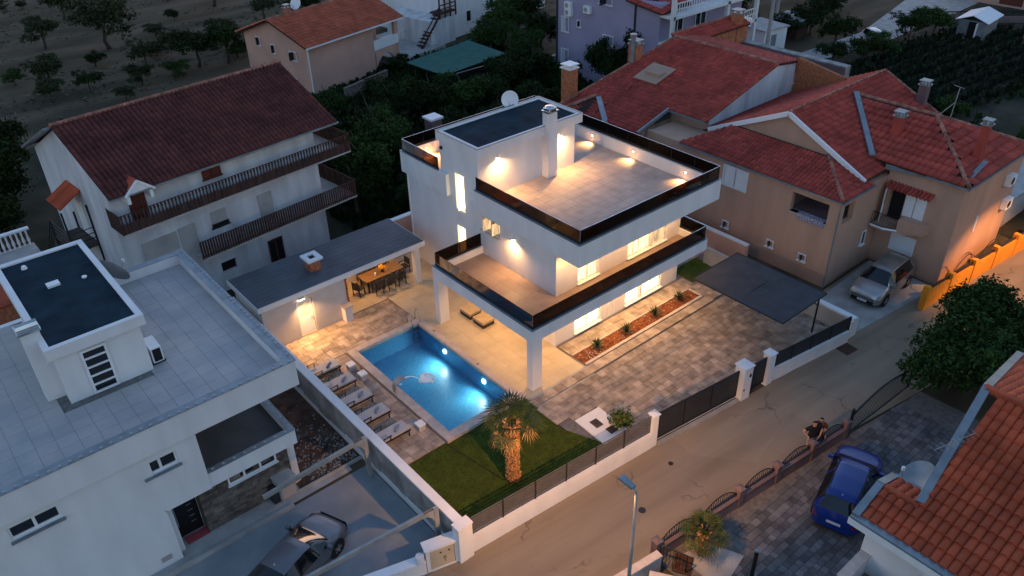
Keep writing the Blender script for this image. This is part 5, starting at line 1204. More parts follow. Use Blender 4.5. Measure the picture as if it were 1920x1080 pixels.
w = MB(); w.box(.5, 12, -27, -16.9, -.2, 5.1); w.box(.5, 2.2, -16.9, -15.7, -.2, 4.9); w.box(-.9, .5, -20.2, -15.9, 1.9, 2.1)
for q in ((-.95, .5, -16.05, -15.75), (-.95, -.7, -20.2, -16.05)): w.box(q[0], q[1], q[2], q[3], -.2, 2.95)
Lq(w).build('wall', 'white', Q); Lq(MB().box(-.7, .5, -20.2, -16.05, 2.1, 2.12)).build('balcony_floor', 'tile_brown', Q)
Lq(MB().box(-.98, .5, -16.08, -15.72, 2.95, 3.0).box(-.98, -.68, -20.2, -16.08, 2.95, 3.0)).build('parapet_cap', 'stone_top', Q)
Lq(MB().box(-.4, .5, -18.0, -17.85, 2.1, 4.7)).build('pier', 'white', Q)
ac = thing('air_conditioner', 'white air conditioner unit on the wall under the orange roof eave', 'air conditioner', (.12, -18.8, 3.1)); MB().box(-.32, .36, -.55, .45, 0, .72).build('case', 'white_trim', ac); MB().lathe([(.30, 0), (.30, .012), (.06, .03)], n=18).build('fan_grille', 'galv', ac, loc=(-.32, -.05, .36), rot=(0, -PI/2, 0))
tag(leafy := link('vine', np_mesh('vine', *leaf_cloud(240, [(0, 0, 0, .4, .6, .4)], .10, 5), 'leaf_grape'), loc=(-.1, -20.0, 3.0)), 'small climbing plant beside the air conditioner', 'plant')
dish((2.6, -16.1, 4.2), 2.3, .62, 'large grey satellite dish beside the orange tile roof', 'zinc', tilt=.9, mast=.5)
an = thing('tv_antenna', 'thin aerial rod over the orange tile roof edge', 'antenna', (3.0, -16.5, 5.4)); MB().tube([(0, 0, 0), (0, 0, 1.5)], .02, 6).tube([(-.8, .2, 1.4), (.9, -.3, 1.4)], .014, 5).build('mast', 'galv', an)
el = MB()
for i in range(9): u = i/8; x, y = -.8+1.7*u, .2-.5*u; el.tube([(x-.06, y-.16, 1.4), (x+.06, y+.16, 1.4)], .008, 4)
el.build('elements', 'galv', an)

# ================================================================== far houses
Pch = thing('peach_house', 'peach two storey house with orange tile roof and arched porch', 'house', (12.2, 43.1, 0), math.radians(13))
L_, D_ = 11.3, 8.5
w = MB(); w.box(0, 8.0, 0, D_, -.3, 4.6); w.box(8.0, L_, 3, D_, -.3, 4.6); w.box(8.0, L_, 0, 3, 1.95, 2.1)
w.poly([(0, 0, 4.6), (0, D_, 4.6), (0, D_/2, 6.15)]); w.poly([(L_, 0, 4.6), (L_, D_, 4.6), (L_, D_/2, 6.15)])
w.box(L_-.45, L_, 0, .3, -.3, 4.6); w.box(8.0, L_, 0, .3, 4.3, 4.6)
ar = [(8.0, 1.95), (8.0, .2)]; 
pts = [(8.1+2.75*k/10, .45+1.15*math.sin(PI*k/10)) for k in range(11)]
for (x0, z0), (x1, z1) in zip(pts, pts[1:]): w.add([(x0, 0, z0), (x1, 0, z1), (x1, 0, 1.95), (x0, 0, 1.95), (x0, .3, z0), (x1, .3, z1), (x1, .3, 1.95), (x0, .3, 1.95)], BOXF)
w.build('wall', 'peach', Pch)
MB().box(8.0, L_, -.03, .12, 2.1, 3.0).build('balcony_parapet', 'white_trim', Pch)
tiled_plane(Pch, [(-.5, -.5, 4.5), (L_+.4, -.5, 4.5), (L_+.4, D_/2, 6.25), (-.5, D_/2, 6.25)], 'roof_peach', .3, .42)
tiled_plane(Pch, [(L_+.4, D_+.5, 4.5), (-.5, D_+.5, 4.5), (-.5, D_/2, 6.25), (L_+.4, D_/2, 6.25)], 'roof_peach', .3, .42)
ridge_caps(Pch, (-.5, D_/2, 6.3), (L_+.4, D_/2, 6.3)); MB().bar((-.5, -.55, 4.46), (L_+.4, -.55, 4.46), .12, .12).tube([(-.02, -.1, 4.4), (-.02, -.1, -.2)], .06, 6).build('gutter', 'white_trim', Pch)
for y, z in ((1.9, 3.0), (4.3, 3.2), (6.3, 3.6), (2.4, .6)): window(Pch, (0, y+.5), (0, -1), (-1, 0), 1.0 if y < 3 else .6, z, z+.8, 'white_trim', 'glass_dark', 1, -.04)
chimney(Pch, 2.2, 4.6, 5.9, 6.7, 'brick', .22); dish((14.4, 48.2, 5.9), 3.6, .55, 'pale satellite dish on the peach house roof', mast=.6)
tp = thing('stone_terrace', 'pale terrace with white railing beside the peach house', 'terrace', (27, 48, 0), math.radians(11)); MB().box(-4, 2.5, -1.5, 7, -.2, .25).build('floor', 'concrete', tp)
b = MB(); b.box(-3.8, 2.4, 3.4, 3.46, 1.15, 1.22); [b.box(-3.8+i*.3, -3.75+i*.3, 3.4, 3.45, .25, 1.15) for i in range(21)]; b.build('railing', 'white_trim', tp)
Wb = thing('white_back_house', 'tall white house with dark wooden outside stair far behind', 'house', (28.4, 48.3, 0), math.radians(10))
MB().box(2.6, 20, 0, 10, -.2, 8).build('wall', 'white', Wb); MB().box(0, 3.6, -.6, 6, -.2, 2.6).build('stone_base', 'old_white', Wb)
for x, z in ((6.0, 1.2), (9.8, 2.0), (12, 4.2)): window(Wb, (x, 0), (1, 0), (0, -1), .8, z, z+1.2, 'white_trim', 'glass_dark', 1, -.04)
b = MB(); b.box(1.4, 3.8, -.7, .8, 3.0, 3.15)
for x in (1.4, 2.2, 3.0, 3.8): b.box(x-.06, x+.06, -.72, -.6, 2.6, 6.5)
for z in (3.5, 3.9): b.box(1.4, 3.8, -.72, -.66, z, z+.1)
for i in range(10): b.box(1.2-i*.28, 1.5-i*.28, -.7, .3, 2.9-i*.28, 2.98-i*.28)
b.bar((1.4, -.72, 3.9), (-1.6, -.72, 1.0), .07, .1); b.bar((1.4, -.72, 3.1), (-1.6, -.72, .2), .07, .16); b.build('wooden_stair', 'wood_dark', Wb)
Pp = thing('lilac_house', 'lilac grey apartment house with white railed balconies behind the red roofs', 'house', (32.5, 21, 0))
w = MB(); w.box(0, 11, 0, 12.1, -.2, 8.3); w.box(1.0, 11, 2, 12.1, 8.3, 10.5); w.build('wall', 'lilac', Pp)
tiled_plane(Pp, [(-.4, 3.4, 8.2), (-.4, -.5, 7.75), (3.2, -.5, 7.9), (2.8, 3.4, 9.6)], 'roof_red', .3, .4)
MB().tube([(-.06, 12.0, 0), (-.06, 12.0, 8)], .09, 6).build('downpipe', 'anthracite', Pp); MB().tube([(-.06, 2.6, 0), (-.06, 2.6, 8)], .09, 6).bar((-.4, 3.4, 8.15), (-.4, -.5, 7.7), .1, .1).build('downpipe', 'anthracite', Pp)
for (y, z, h, wd, g) in ((10.4, 4.05, 1.35, 1.0, 'white_trim'), (8.9, 4.8, .6, .5, 'glass_dark'), (5.2, 7.3, .9, 1.6, 'glass_dark'), (10.4, .9, 1.6, 1.0, 'white_trim'), (4.9, 4.0, .8, 1.3, 'zinc')): window(Pp, (0, y+wd), (0, -1), (-1, 0), wd, z, z+h, 'white_trim', g, 1, -.04)
for i, (y, z, lab) in enumerate(((10.4, 6.2, 'upper left'), (10.35, 5.6, 'lower left'), (8.0, 6.25, 'right hand'))):
    ac = thing('air_conditioner', lab+' air conditioner of three on the lilac house wall', 'air conditioner', (32.5, 21+y, z)); MB().box(-.35, -.03, -.4, .4, 0, .6).build('case', 'white_trim', ac); MB().lathe([(.22, 0), (.22, .01), (.04, .02)], n=12).build('fan_grille', 'galv', ac, loc=(-.35, .1, .3), rot=(0, -PI/2, 0))
for z in (5.35, 7.6):
    bo_ = MB().box(0, 11.5, -1.4, 0, z-.25, z).build('balcony', 'white_trim', Pp); b = MB(); b.box(0, 11.5, -1.42, -1.36, z+.95, z+1.03); b.box(0, 11.5, -1.42, -1.36, z+.5, z+.55); [b.box(i*.3, i*.3+.05, -1.41, -1.37, z, z+.95) for i in range(39)]; b.build('railing', 'white_trim', bo_)
for x in (.1, 7.2, 11.4): MB().box(x-.15, x+.15, -1.4, -1.1, -.2, 10).build('column', 'white', Pp)
window(Pp, (1.5, 0), (1, 0), (0, -1), 1.4, 5.5, 7.2, 'white_trim', 'glass_dark', 2, -.04); window(Pp, (4.5, 0), (1, 0), (0, -1), 1.4, 5.5, 7.2, 'white_trim', 'glass_dark', 2, -.04)
gc = thing('green_canopy', 'flat turquoise green net canopy on thin posts', 'canopy', (23.6, 36.8, 0), 0)
MB().slab([(-4.1, 2.0, 2.5), (-3.7, -3.1, 2.45), (4.0, -2.2, 2.5), (4.0, 3.4, 2.55)], .05).build('net', 'green_net', gc)
for x, y in ((-4.0, 1.9), (-3.6, -3.0), (3.9, -2.1), (3.9, 3.3), (0, -2.6), (0, 2.6)): MB().tube([(x, y, -.1), (x, y, 2.46)], .05, 6).build('post', 'metal_dark', gc)
MB().box(-3.0, 5.5, -3.4, -3.2, 1.6, 2.4).build('side_net', 'black', gc)
for (x0, y0, x1, y1, lab) in ((19, 33.3, 36, 34.9, 'long low concrete wall behind the villa garden'), (14, 40.6, 19.5, 42.3, 'low dark stone wall along the peach house garden')):
    a = math.atan2(y1-y0, x1-x0); L = math.hypot(x1-x0, y1-y0); t = thing('garden_wall', lab, 'wall', (x0, y0, 0), a); MB().box(0, L, -.12, .12, -.2, .95).build('wall', 'concrete' if x0 > 18 else 'stonework', t); MB().box(0, L, -.16, .16, .95, 1.02).build('cap', 'concrete' if x0 > 18 else 'stonework', t)
ws = thing('white_shed', 'small white flat roofed shed by the far road', 'shed', (53.6, 24.3, 0), -.12); MB().box(-3.2, 0, -2.2, 1.2, -.1, 2.4).build('wall', 'white', ws); MB().box(-3.4, .15, -2.4, 1.4, 2.4, 2.52).build('roof', 'concrete', ws); MB().box(-2.2, -1.5, -2.25, -2.2, 0, 1.9).build('door', 'zinc', ws)
ms = thing('metal_shed', 'pale metal garden shed with open dark doorway beside the vegetable rows', 'shed', (71.6, 11.4, 0), .1); MB().box(-2, 2, -1.2, 1.4, -.1, 1.9).build('wall', 'zinc', ms); MB().slab([(-2.3, -1.5, 1.9), (2.3, -1.5, 1.9), (2.3, .1, 2.5), (-2.3, .1, 2.5)], .06).slab([(-2.3, 1.7, 1.9), (2.3, 1.7, 1.9), (2.3, .1, 2.5), (-2.3, .1, 2.5)], .06).build('roof', 'white_trim', ms); MB().box(-2.04, -2.0, -.5, .4, 0, 1.8).build('doorway', 'black', ms); MB().box(-2.6, -2.05, -.5, -.45, 0, 1.8).build('door', 'white_trim', ms)
pp_ = thing('pink_house', 'corner of a pink house with dark shutters at the far right', 'house', (88.5, 13.5, 0)); MB().box(-3, 8, -4, 8, -.1, 7).build('wall', 'peach', pp_); MB().box(-3.06, -3, -1, 1.5, .2, 2.4).build('shutter', 'wood_red', pp_)
dw = thing('far_fence', 'dark railing fence at the far bend of the road', 'fence', (74, 16, 0), -.75); MB().box(0, 10, -.1, .1, -.1, .6).build('wall', 'mauve', dw); MB().box(0, 10, -.03, .03, 1.1, 1.2).build('rail', 'metal_dark', dw); [MB().box(i*.8, i*.8+.06, -.03, .03, .6, 1.1).build('bar', 'metal_dark', dw) for i in range(13)]
rw_ = thing('red_wall', 'low brick red wall behind the metal shed', 'wall', (72, 7, 0), -.2); MB().box(0, 14, -.1, .1, -.1, 1.0).build('wall', 'brick', rw_)
gh = thing('grey_shed', 'flat grey roofed hut among dark bushes by the far road', 'shed', (58.6, 24.8, 0), .2); MB().box(-1.6, 1.6, -1.2, 1.2, -.1, 1.8).build('wall', 'wood_dark', gh); MB().box(-1.9, 1.9, -1.5, 1.5, 1.8, 1.9).build('roof', 'grey_plaster', gh)
cl = thing('concrete_pole', 'pale concrete pole beside the lilac house', 'pole', (47.5, 20.4, 0)); MB().tube([(0, 0, 0), (0, 0, 9)], [.22, .14], 8).build('pole', 'concrete', cl)
cl = thing('concrete_pole', 'pale pole standing behind the small white shed', 'pole', (56.6, 25.6, 0)); MB().tube([(0, 0, 0), (0, 0, 8)], [.2, .14], 8).build('pole', 'concrete', cl)
rbk = thing('brick_chimney_block', 'free standing dark red brick chimney with pale cap behind the villa', 'chimney', (11.9, 24.1, 0)); MB().box(-.45, .45, -.45, .45, -.1, 3.5).build('shaft', 'mauve', rbk); MB().box(-.55, .55, -.55, .55, 3.5, 3.65).build('cap', 'white_trim', rbk)

# ================================================================== furniture
def lounger(loc, rz, label):
    t = thing('sun_lounger', label, 'sun lounger', loc, rz, 'sun loungers along the boundary wall')
    f = MB()
    for y in (-.33, .33): f.box(-.95, .95, y-.02, y+.02, .27, .32)
    f.box(.91, .95, -.31, .31, .27, .32); f.box(-.95, -.91, -.31, .31, .27, .32)
    f.build('frame', 'metal_dark', t)
    lm = MB().box(-.02, .02, -.02, .02, 0, .27).mesh('leg', 'metal_dark')
    for x in (-.78, .86):
        for y in (-.33, .33): link('leg', lm, t, loc=(x, y, 0))
    MB().box(-.30, .93, -.30, .30, .32, .40).build('mattress', 'fabric_grey', t)
    R = Matrix.Translation((-.31, 0, .37)) @ Matrix.Rotation(.72, 4, 'Y')
    b = MB().box(-.66, -.0, -.30, .30, -.03, .03); o = b.build('backrest', 'wicker', t); o.matrix_basis = R
    b = MB()
    for y in (-.33, .33): b.bar(R @ Vector((0, y, 0)), R @ Vector((-.68, y, 0)), .035, .035)
    b.bar(R @ Vector((-.68, -.31, 0)), R @ Vector((-.68, .31, 0)), .035, .035); b.build('back_frame', 'metal_dark', t)
    for y in (-.36, .36): MB().bar((-.35, y, .55), (.05, y, .55), .05, .03).bar((-.3, y, .3), (-.3, y, .54), .03, .03).bar((.0, y, .3), (.0, y, .54), .03, .03).build('armrest', 'metal_dark', t)
    tw = MB().tube([(.35, -.16, .43), (.5, .0, .435), (.66, .1, .43)], [.05, .065, .045], 7); tw.v = [(x, y, .40+(z-.40)*.8) for x, y, z in tw.v]; tw.build('rolled_towel', 'towel', t, True)
    return t
LL = ['sun lounger closest to the summer kitchen, at the far end of the row', 'second sun lounger from the summer kitchen, beside a small white stool', 'middle sun lounger of the five, level with the pool fountain', 'fourth sun lounger from the summer kitchen, second from the lawn', 'sun lounger closest to the lawn, at the near end of the row']
lo = None
for lab, y in zip(LL, (7.72, 6.28, 4.78, 3.35, 1.75)):
    if lo is None: lo = lounger((-7.0, y, .04), 0, lab); lo.scale = (1.1, 1.1, 1.1)
    else: dup(lo, (-7.0, y, .04), 0, lab, 1.1)
def stool(x, y, lab):
    t = thing('side_stool', lab, 'stool', (x, y, .04), 0, 'small white cube stools'); MB().box(-.17, .17, -.17, .17, 0, .32).build('body', 'fabric_grey', t); MB().box(-.19, .19, -.19, .19, .32, .38).build('top', 'white_trim', t)
stool(-5.55, 7.15, 'white topped cube stool nearest the far left pool corner'); stool(-5.5, 6.15, 'white topped cube stool second from the far left pool corner'); stool(-5.45, 1.4, 'white topped cube stool near the lawn end of the deck')
tb = thing('orange_bag', 'small orange bag on the deck beside the first lounger', 'bag', (-7.5, 7.05, .04)); MB().lathe([(.12, 0), (.16, .1), (.12, .24), (.05, .3)], n=10).build('bag', 'orange', tb)
def daybed(x, y, lab):
    t = thing('ottoman', lab, 'ottoman', (x, y, .04), 0, 'low ottomans under the porch'); MB().box(-.38, .38, -.42, .42, 0, .22).build('base', 'wicker', t); MB().box(-.40, .40, -.44, .44, .22, .36).build('cushion', 'fabric_tan', t)
daybed(1.75, 6.95, 'low tan cushioned ottoman farther from the front pillar under the porch'); daybed(1.75, 5.85, 'low tan cushioned ottoman closer to the front pillar under the porch')
# dining
dt = thing('dining_table', 'long wooden dining table laid with candle and yellow flowers', 'table', (-.1, 12.85, .04)); MB().box(-1.25, 1.25, -.5, .5, .70, .75).build('top', 'wood_table', dt)
for x in (-1.1, 1.1):
    for y in (-.4, .4): MB().box(x-.04, x+.04, y-.04, y+.04, 0, .70).build('leg', 'metal_dark', dt)
def chair(loc, rz, lab):
    t = thing('dining_chair', lab, 'chair', loc, rz, 'dining chairs around the long table')
    MB().box(-.24, .24, -.22, .24, .42, .47).build('seat', 'wicker', t)
    b = MB(); 
    for i in range(6): b.box(-.23+i*.082, -.18+i*.082, -.27, -.24, .5, .90)
    b.box(-.25, .25, -.275, -.235, .88, .93); b.build('backrest', 'wicker', t)
    for x in (-.23, .23):
        for y in (-.22, .21): MB().box(x-.02, x+.02, y-.02, y+.02, 0, .42 if y > 0 else .9).build('leg', 'metal_dark', t)
        MB().box(x-.025, x+.025, -.2, .2, .64, .67).box(x-.02, x+.02, .17, .21, .42, .64).build('armrest', 'metal_dark', t)
    return t
c0 = None
for (x, y, r, lab) in ((-.85, 12.05, 0, 'dining chair on the pool side nearest the brick barbecue'), (-.1, 12.0, .1, 'dining chair in the middle of the pool side'), (.65, 12.05, 0, 'dining chair on the pool side nearest the white column'), (-.85, 13.65, PI, 'dining chair on the back wall side nearest the brick barbecue'), (-.1, 13.7, PI, 'dining chair in the middle of the back wall side'), (.65, 13.65, PI, 'dining chair on the back wall side nearest the white column'), (-1.75, 12.6, -PI/2+.35, 'dining chair at the table end beside the brick barbecue'), (1.5, 12.9, PI/2, 'dining chair at the table end beside the white column')):
    if c0 is None: c0 = chair((x, y, .04), r, lab)
    else: dup(c0, (x, y, .04), r, lab)
v = thing('flower_vase', 'dark vase of yellow flowers on the dining table', 'vase', (-.05, 12.75, .79)); MB().lathe([(.07, 0), (.1, .08), (.06, .18)], n=10).build('vase', 'black', v); link('flowers', np_mesh('flowers', *leaf_cloud(120, [(0, 0, .3, .16, .16, .16)], .05, 3), 'flower'), v)
tag(MB().lathe([(.06, 0), (.06, .16), (.04, .18)], n=10).build('candle', 'white_trim', loc=(-.55, 12.7, .79)), 'white candle jar on the dining table', 'candle')
ar = thing('rattan_armchair', 'pale rattan armchair in the back corner of the dining area', 'armchair', (1.0, 13.95, .04), 2.6); MB().box(-.35, .35, -.3, .35, .25, .42).build('seat', 'fabric_tan', ar); MB().box(-.4, .4, -.4, -.3, .2, .85).box(-.42, -.34, -.3, .35, .2, .6).box(.34, .42, -.3, .35, .2, .6).build('frame', 'fabric_tan', ar)

# ================================================================== cars
def car(name, label, loc, rz, paint, L, Wd, Hh, top, belt, ws, rw, side, wheel_r, wb, wt_top=.62, plate=True, lod=False):
    """top/belt: (x, z) control curves; ws/rw: x ranges of windscreen and rear window; side: x range of side glass"""
    t = thing(name, label, 'car', loc, rz)
    hx = L/2; hw = Wd/2
    xs = sorted(set([round(v_, 3) for v_ in np.linspace(-hx, hx, 44)] + [ws[0], ws[1], rw[0], rw[1], side[0], side[1]]))
    tx, tz = zip(*top); bx, bz = zip(*belt)
    ring = []
    def width(x):
        u = abs(x)/hx
        e = 1-.10*max(0, (u-.55)/.45)**1.5 - .22*max(0, (u-.86)/.14)**2
        return hw*e
    for x in xs:
        zt, zb = np.interp(x, tx, tz), np.interp(x, bx, bz); zb = min(zb, zt-.03); w = width(x)
        gh = max(0, min(1, (zt-zb-.05)/.35)); te = w*(.90*(1-gh)+wt_top/.9*1.0*gh*1.0*.86/.86) if False else w*(.90-(.90-wt_top)*gh)
        zs = .20 if abs(x) < hx*.9 else .27
        half = [(w*.90, zs), (w*.985, .34), (w, .50), (w*.995, .66), (w*.985, min(.82, zb-.02) if zb > .8 else zb-.06), (w*.955, zb), (te, zt-.055*gh-.012), (te*.82, zt-.012*gh-.003), (te*.4, zt+.004), (0, zt+.008)]
        ring.append([(x, -y, z) for y, z in half] + [(x, y, z) for y, z in reversed(half[:-1])])
    n = len(ring[0]); parts = {}
    V = [p for r in ring for p in r]
    def put(k, f): parts.setdefault(k, []).append(f)
    def mid(f): return [sum(V[i][a] for i in f)/len(f) for a in range(3)]
    for i in range(len(xs)-1):
        xm = (xs[i]+xs[i+1])/2; gh = np.interp(xm, tx, tz)-np.interp(xm, bx, bz)
        for j in range(n-1):
            f = (i*n+j, (i+1)*n+j, (i+1)*n+j+1, i*n+j+1); jj = min(j, n-2-j)
            k = 'body'
            if jj == 5 and side[0] < xm < side[1] and gh > .16 and not any(abs(xm-q) < .045 for q in (-.08*L/4.4*2,)): k = 'side_window_l' if j == 5 else 'side_window_r'
            if jj >= 6 and ws[0] < xm < ws[1]: k = 'windscreen'
            if jj >= 6 and rw[0] < xm < rw[1]: k = 'rear_window'
            if jj in (3, 4) and xm > hx*.90: k = 'headlight_l' if j < n/2 else 'headlight_r'
            if jj == 3 and xm < -hx*.90: k = 'taillight_l' if j < n/2 else 'taillight_r'
            if jj == 0: k = 'skirt'
            put(k, f)
    for i, sgn in ((0, 1), (len(xs)-1, -1)):
        for j in range(n//2):
            a, b_, c, d = i*n+j, i*n+j+1, i*n+n-2-j, i*n+n-1-j
            f = (a, b_, c, d) if sgn > 0 else (d, c, b_, a)
            if b_ == c: f = f[:3] if sgn > 0 else (d, c, a)
            k = 'body'
            if sgn < 0 and j in (1, 3): k = 'grille'
            if j == 0: k = 'skirt'
            put(k, f)
    mm = {'body': paint, 'side_window': 'car_glass', 'windscreen': 'car_glass', 'rear_window': 'car_glass', 'headlight': 'lens', 'taillight': 'red_lens', 'grille': 'black', 'skirt': 'rubber'}
    for k, fs in parts.items():
        nm = k[:-2] if k[-2:] in ('_l', '_r') else k
        used = sorted({i for f in fs for i in f}); mp = {u: q for q, u in enumerate(used)}
        b = MB(); b.add([V[u] for u in used], [tuple(mp[i] for i in f) for f in fs]); b.build(nm, mm[nm], t, True, 38)
    ty = MB(); r = wheel_r; ty.lathe([(r*.62, -.10), (r*.95, -.10), (r, -.06), (r, .06), (r*.95, .10), (r*.62, .10)], n=20); tym = ty.mesh('tyre', 'rubber', True, 40)
    rm = MB(); rm.lathe([(r*.64, .05), (r*.66, .095), (r*.58, .10), (r*.56, .07), (.01, .06)], n=20)
    for k in range(5):
        a = 2*PI*k/5; rm.bar((0, 0, .085), (math.cos(a)*r*.58, math.sin(a)*r*.58, .09), .07, .03)
    rmm = rm.mesh('rim', 'silver'); ac_ = MB().lathe([(r*1.17, 0), (r*1.17, .004)], n=20).mesh('wheel_arch', 'black')
    for x in (wb/2, -wb/2):
        for sg in (-1, 1):
            wl = thing('wheel', 'x', 'x', (x, sg*(hw-.085), r), 0); del wl['label'], wl['category']; wl.parent = t
            link('tyre', tym, wl, rot=(-sg*PI/2, 0, 0)); link('rim', rmm, wl, rot=(-sg*PI/2, 0, 0))
            link('wheel_arch', ac_, t, loc=(x, sg*(width(x)+.002), r+.02), rot=(-sg*PI/2, 0, 0))
    mzb = np.interp(ws[1]-.25, bx, bz)
    for sg in (-1, 1): MB().obox((ws[1]-.32, sg*(hw+.07), mzb+.06), (.13, .20, .14)).build('mirror', paint, t)
    for sg in (-1, 1):
        MB().box(-.02, .20, sg*(hw-.002)-.012, sg*(hw-.002)+.012, .80, .83).box(-.98, -.76, sg*(hw-.002)-.012, sg*(hw-.002)+.012, .82, .85).build('door_handle', paint, t)
        if name != 'sedan_car': MB().tube([(rw[1]+.2, sg*hw*(wt_top-.03), np.interp(-1, tx, tz)-.0), (ws[0]-.15, sg*hw*(wt_top-.03), np.interp(ws[0]-.15, tx, tz)+.0)], .02, 5).build('roof_rail', 'silver' if paint == 'silver' else 'black', t)
    if plate:
        MB().box(-hx-.02, -hx, -.26, .26, .62, .73).build('number_plate', 'plate', t); MB().box(hx-.005, hx+.02, -.26, .26, .36, .47).build('number_plate', 'plate', t)
    MB().lathe([(.03, 0), (.012, .05)], n=6).build('aerial_fin', 'lens', t, loc=(rw[1]+.15, 0, np.interp(rw[1]+.15, tx, tz)))
    return t
SUVT = [(-2.22, .72), (-2.19, 1.0), (-2.12, 1.14), (-1.72, 1.52), (-1.45, 1.62), (-.6, 1.66), (.15, 1.64), (.48, 1.56), (1.18, 1.10), (1.5, 1.05), (1.95, .96), (2.15, .84), (2.22, .62)]
SUVB = [(-2.22, .70), (-2.1, 1.06), (-1.2, 1.05), (1.0, .99), (1.6, .95), (2.22, .60)]
car('silver_car', 'silver grey SUV parked nose out beside the tan house', (20.05, -6.35, -.02), PI+.05, 'silver', 4.44, 1.86, 1.66, SUVT, SUVB, (.48, 1.2), (-2.1, -1.7), (-1.75, .95), .345, 2.66)
car('blue_car', 'dark blue SUV parked on the courtyard cobbles, seen from its tail', (5.0, -13.15, .02), math.radians(16), 'blue_paint', 4.40, 1.84, 1.62, SUVT, SUVB, (.48, 1.2), (-2.1, -1.7), (-1.75, .95), .345, 2.62, .64)
SEDT = [(-2.3, .70), (-2.27, .92), (-1.9, 1.02), (-1.0, 1.38), (-.5, 1.44), (.1, 1.43), (.42, 1.36), (1.22, .96), (1.6, .90), (2.0, .80), (2.2, .70), (2.3, .52)]
SEDB = [(-2.3, .66), (-2.1, .92), (-1.2, .95), (1.0, .89), (1.6, .82), (2.3, .50)]
car('sedan_car', 'dark grey coupe like sedan parked on the neighbour drive at the bottom edge', (-13.25, -1.75, -.02), math.radians(22), 'grey_paint', 4.6, 1.84, 1.44, SEDT, SEDB, (.42, 1.24), (-1.9, -1.0), (-1.6, 1.0), .335, 2.72, .62)
car('small_white_car', 'small white hatchback parked on the verge of the far road', (61.2, 16.9, -.02), PI+.9, 'white_paint', 3.7, 1.65, 1.5, [(x*.84, z*.92) for x, z in SUVT], [(x*.84, z*.92) for x, z in SUVB], (.4, 1.0), (-1.77, -1.42), (-1.45, .8), .29, 2.3, lod=True)
lv = MB()

# ================================================================== plants
def fan_palm(loc, h, tr, fr, label, nf=20, nd=12, seed=1):
    t = thing('fan_palm', label, 'palm tree', loc); rr = random.Random(seed)
    MB().tube([(0, 0, -.1), (.02, 0, h*.4), (0, .03, h*.75), (0, 0, h)], [tr*1.25, tr, tr*1.05, tr*1.15], 12).build('trunk', 'palm_bark', t, True)
    b = MB(); k = 0
    z = .05
    while z < h:
        n = 9
        for i in range(n):
            a = 2*PI*(i+.5*(k % 2))/n + rr.uniform(-.15, .15); r0 = tr*(1.2 if z < .3 else 1.05); l = rr.uniform(.07, .13)*(1+.9*(z/h)**2)
            c, s = math.cos(a), math.sin(a); w = tr*.36
            p = [(c*r0*.9-s*w, s*r0*.9+c*w, z), (c*r0*.9+s*w, s*r0*.9-c*w, z), (c*(r0+l*.55)+s*w*.3, s*(r0+l*.55)-c*w*.3, z+l*1.2), (c*(r0+l*.55)-s*w*.3, s*(r0+l*.55)+c*w*.3, z+l*1.2), (c*r0*.8, s*r0*.8, z+l*1.5)]
            b.add(p, [(0, 1, 2, 3), (3, 2, 4), (1, 4, 2), (0, 3, 4)])
        z += .085; k += 1
    stuff(b.build('leaf_bases', 'palm_bark', t))
    def frond(a, el, pet, size, droop, m, nm, par):
        d = Vector((math.cos(a)*math.cos(el), math.sin(a)*math.cos(el), math.sin(el))); side = Vector((-math.sin(a), math.cos(a), 0)); up = side.cross(d)*-1
        if up.z < 0: up = -up
        base = Vector((0, 0, h)); e = base + d*pet - Vector((0, 0, droop*pet*.25))
        q = MB(); q.tube([base, base+d*pet*.6, e], [.025, .018, .014], 5)
        nl = 15
        for i in range(nl):
            th = math.radians(-105+210*i/(nl-1)); dir_ = d*math.cos(th)+side*math.sin(th)
            ln = size*(1-.18*abs(th)/1.8)*rr.uniform(.9, 1.05); sag = droop*(.35+.35*rr.random())
            wv = (dir_.cross(up)).normalized()*size*.045
            m1 = e+dir_*ln*.55+up*ln*.06; tip = e+dir_*ln-Vector((0, 0, sag*ln))+up*.0
            q.add([e, m1-wv, tip, m1+wv, m1+up*-.015], [(0, 1, 4), (0, 4, 3), (1, 2, 4), (4, 2, 3)])
        q.build(nm, m, par)
    for i in range(nf):
        a = 2.4*i+rr.uniform(-.2, .2); el = 1.3-1.5*(i/nf)
        frond(a, el, fr*.72, fr*.66, .12+.35*(i/nf), 'palm_leaf', 'frond', t)
    for i in range(nd):
        frond(2.4*i+.6, -.15-.35*rr.random(), fr*.55, fr*.5, .8, 'palm_dry', 'dry_frond', t)
    return t
fan_palm((-4.25, -3.55, 0), 3.05, .24, 1.12, 'tall fan palm with shaggy lit trunk on the lawn', 14, 5, 3)
fan_palm((-1.4, -11.05, .0), 1.0, .20, .82, 'short fan palm on the concrete apron behind the garden wall', 22, 4, 5)
def yucca(loc, s, lab, seed):
    t = thing('yucca', lab, 'plant', loc, 0, 'yuccas in the long planting bed'); rr = random.Random(seed); b = MB()
    for i in range(34):
        a = 2.4*i; el = 1.35-1.15*i/34+rr.uniform(-.1, .1); l = s*rr.uniform(.75, 1.05)
        d = Vector((math.cos(a)*math.cos(el), math.sin(a)*math.cos(el), math.sin(el))); sd = Vector((-math.sin(a), math.cos(a), 0))*.028
        z0 = Vector((0, 0, .05)); b.add([z0-sd, z0+sd, z0+d*l*.6+sd*1.1, z0+d*l-Vector((0, 0, .04)), z0+d*l*.6-sd*1.1], [(0, 1, 2, 4), (4, 2, 3)])
    b.build('leaves', 'leaf_yucca', t); MB().tube([(0, 0, 0), (0, 0, .12)], .05, 7).build('stem', 'bark', t)
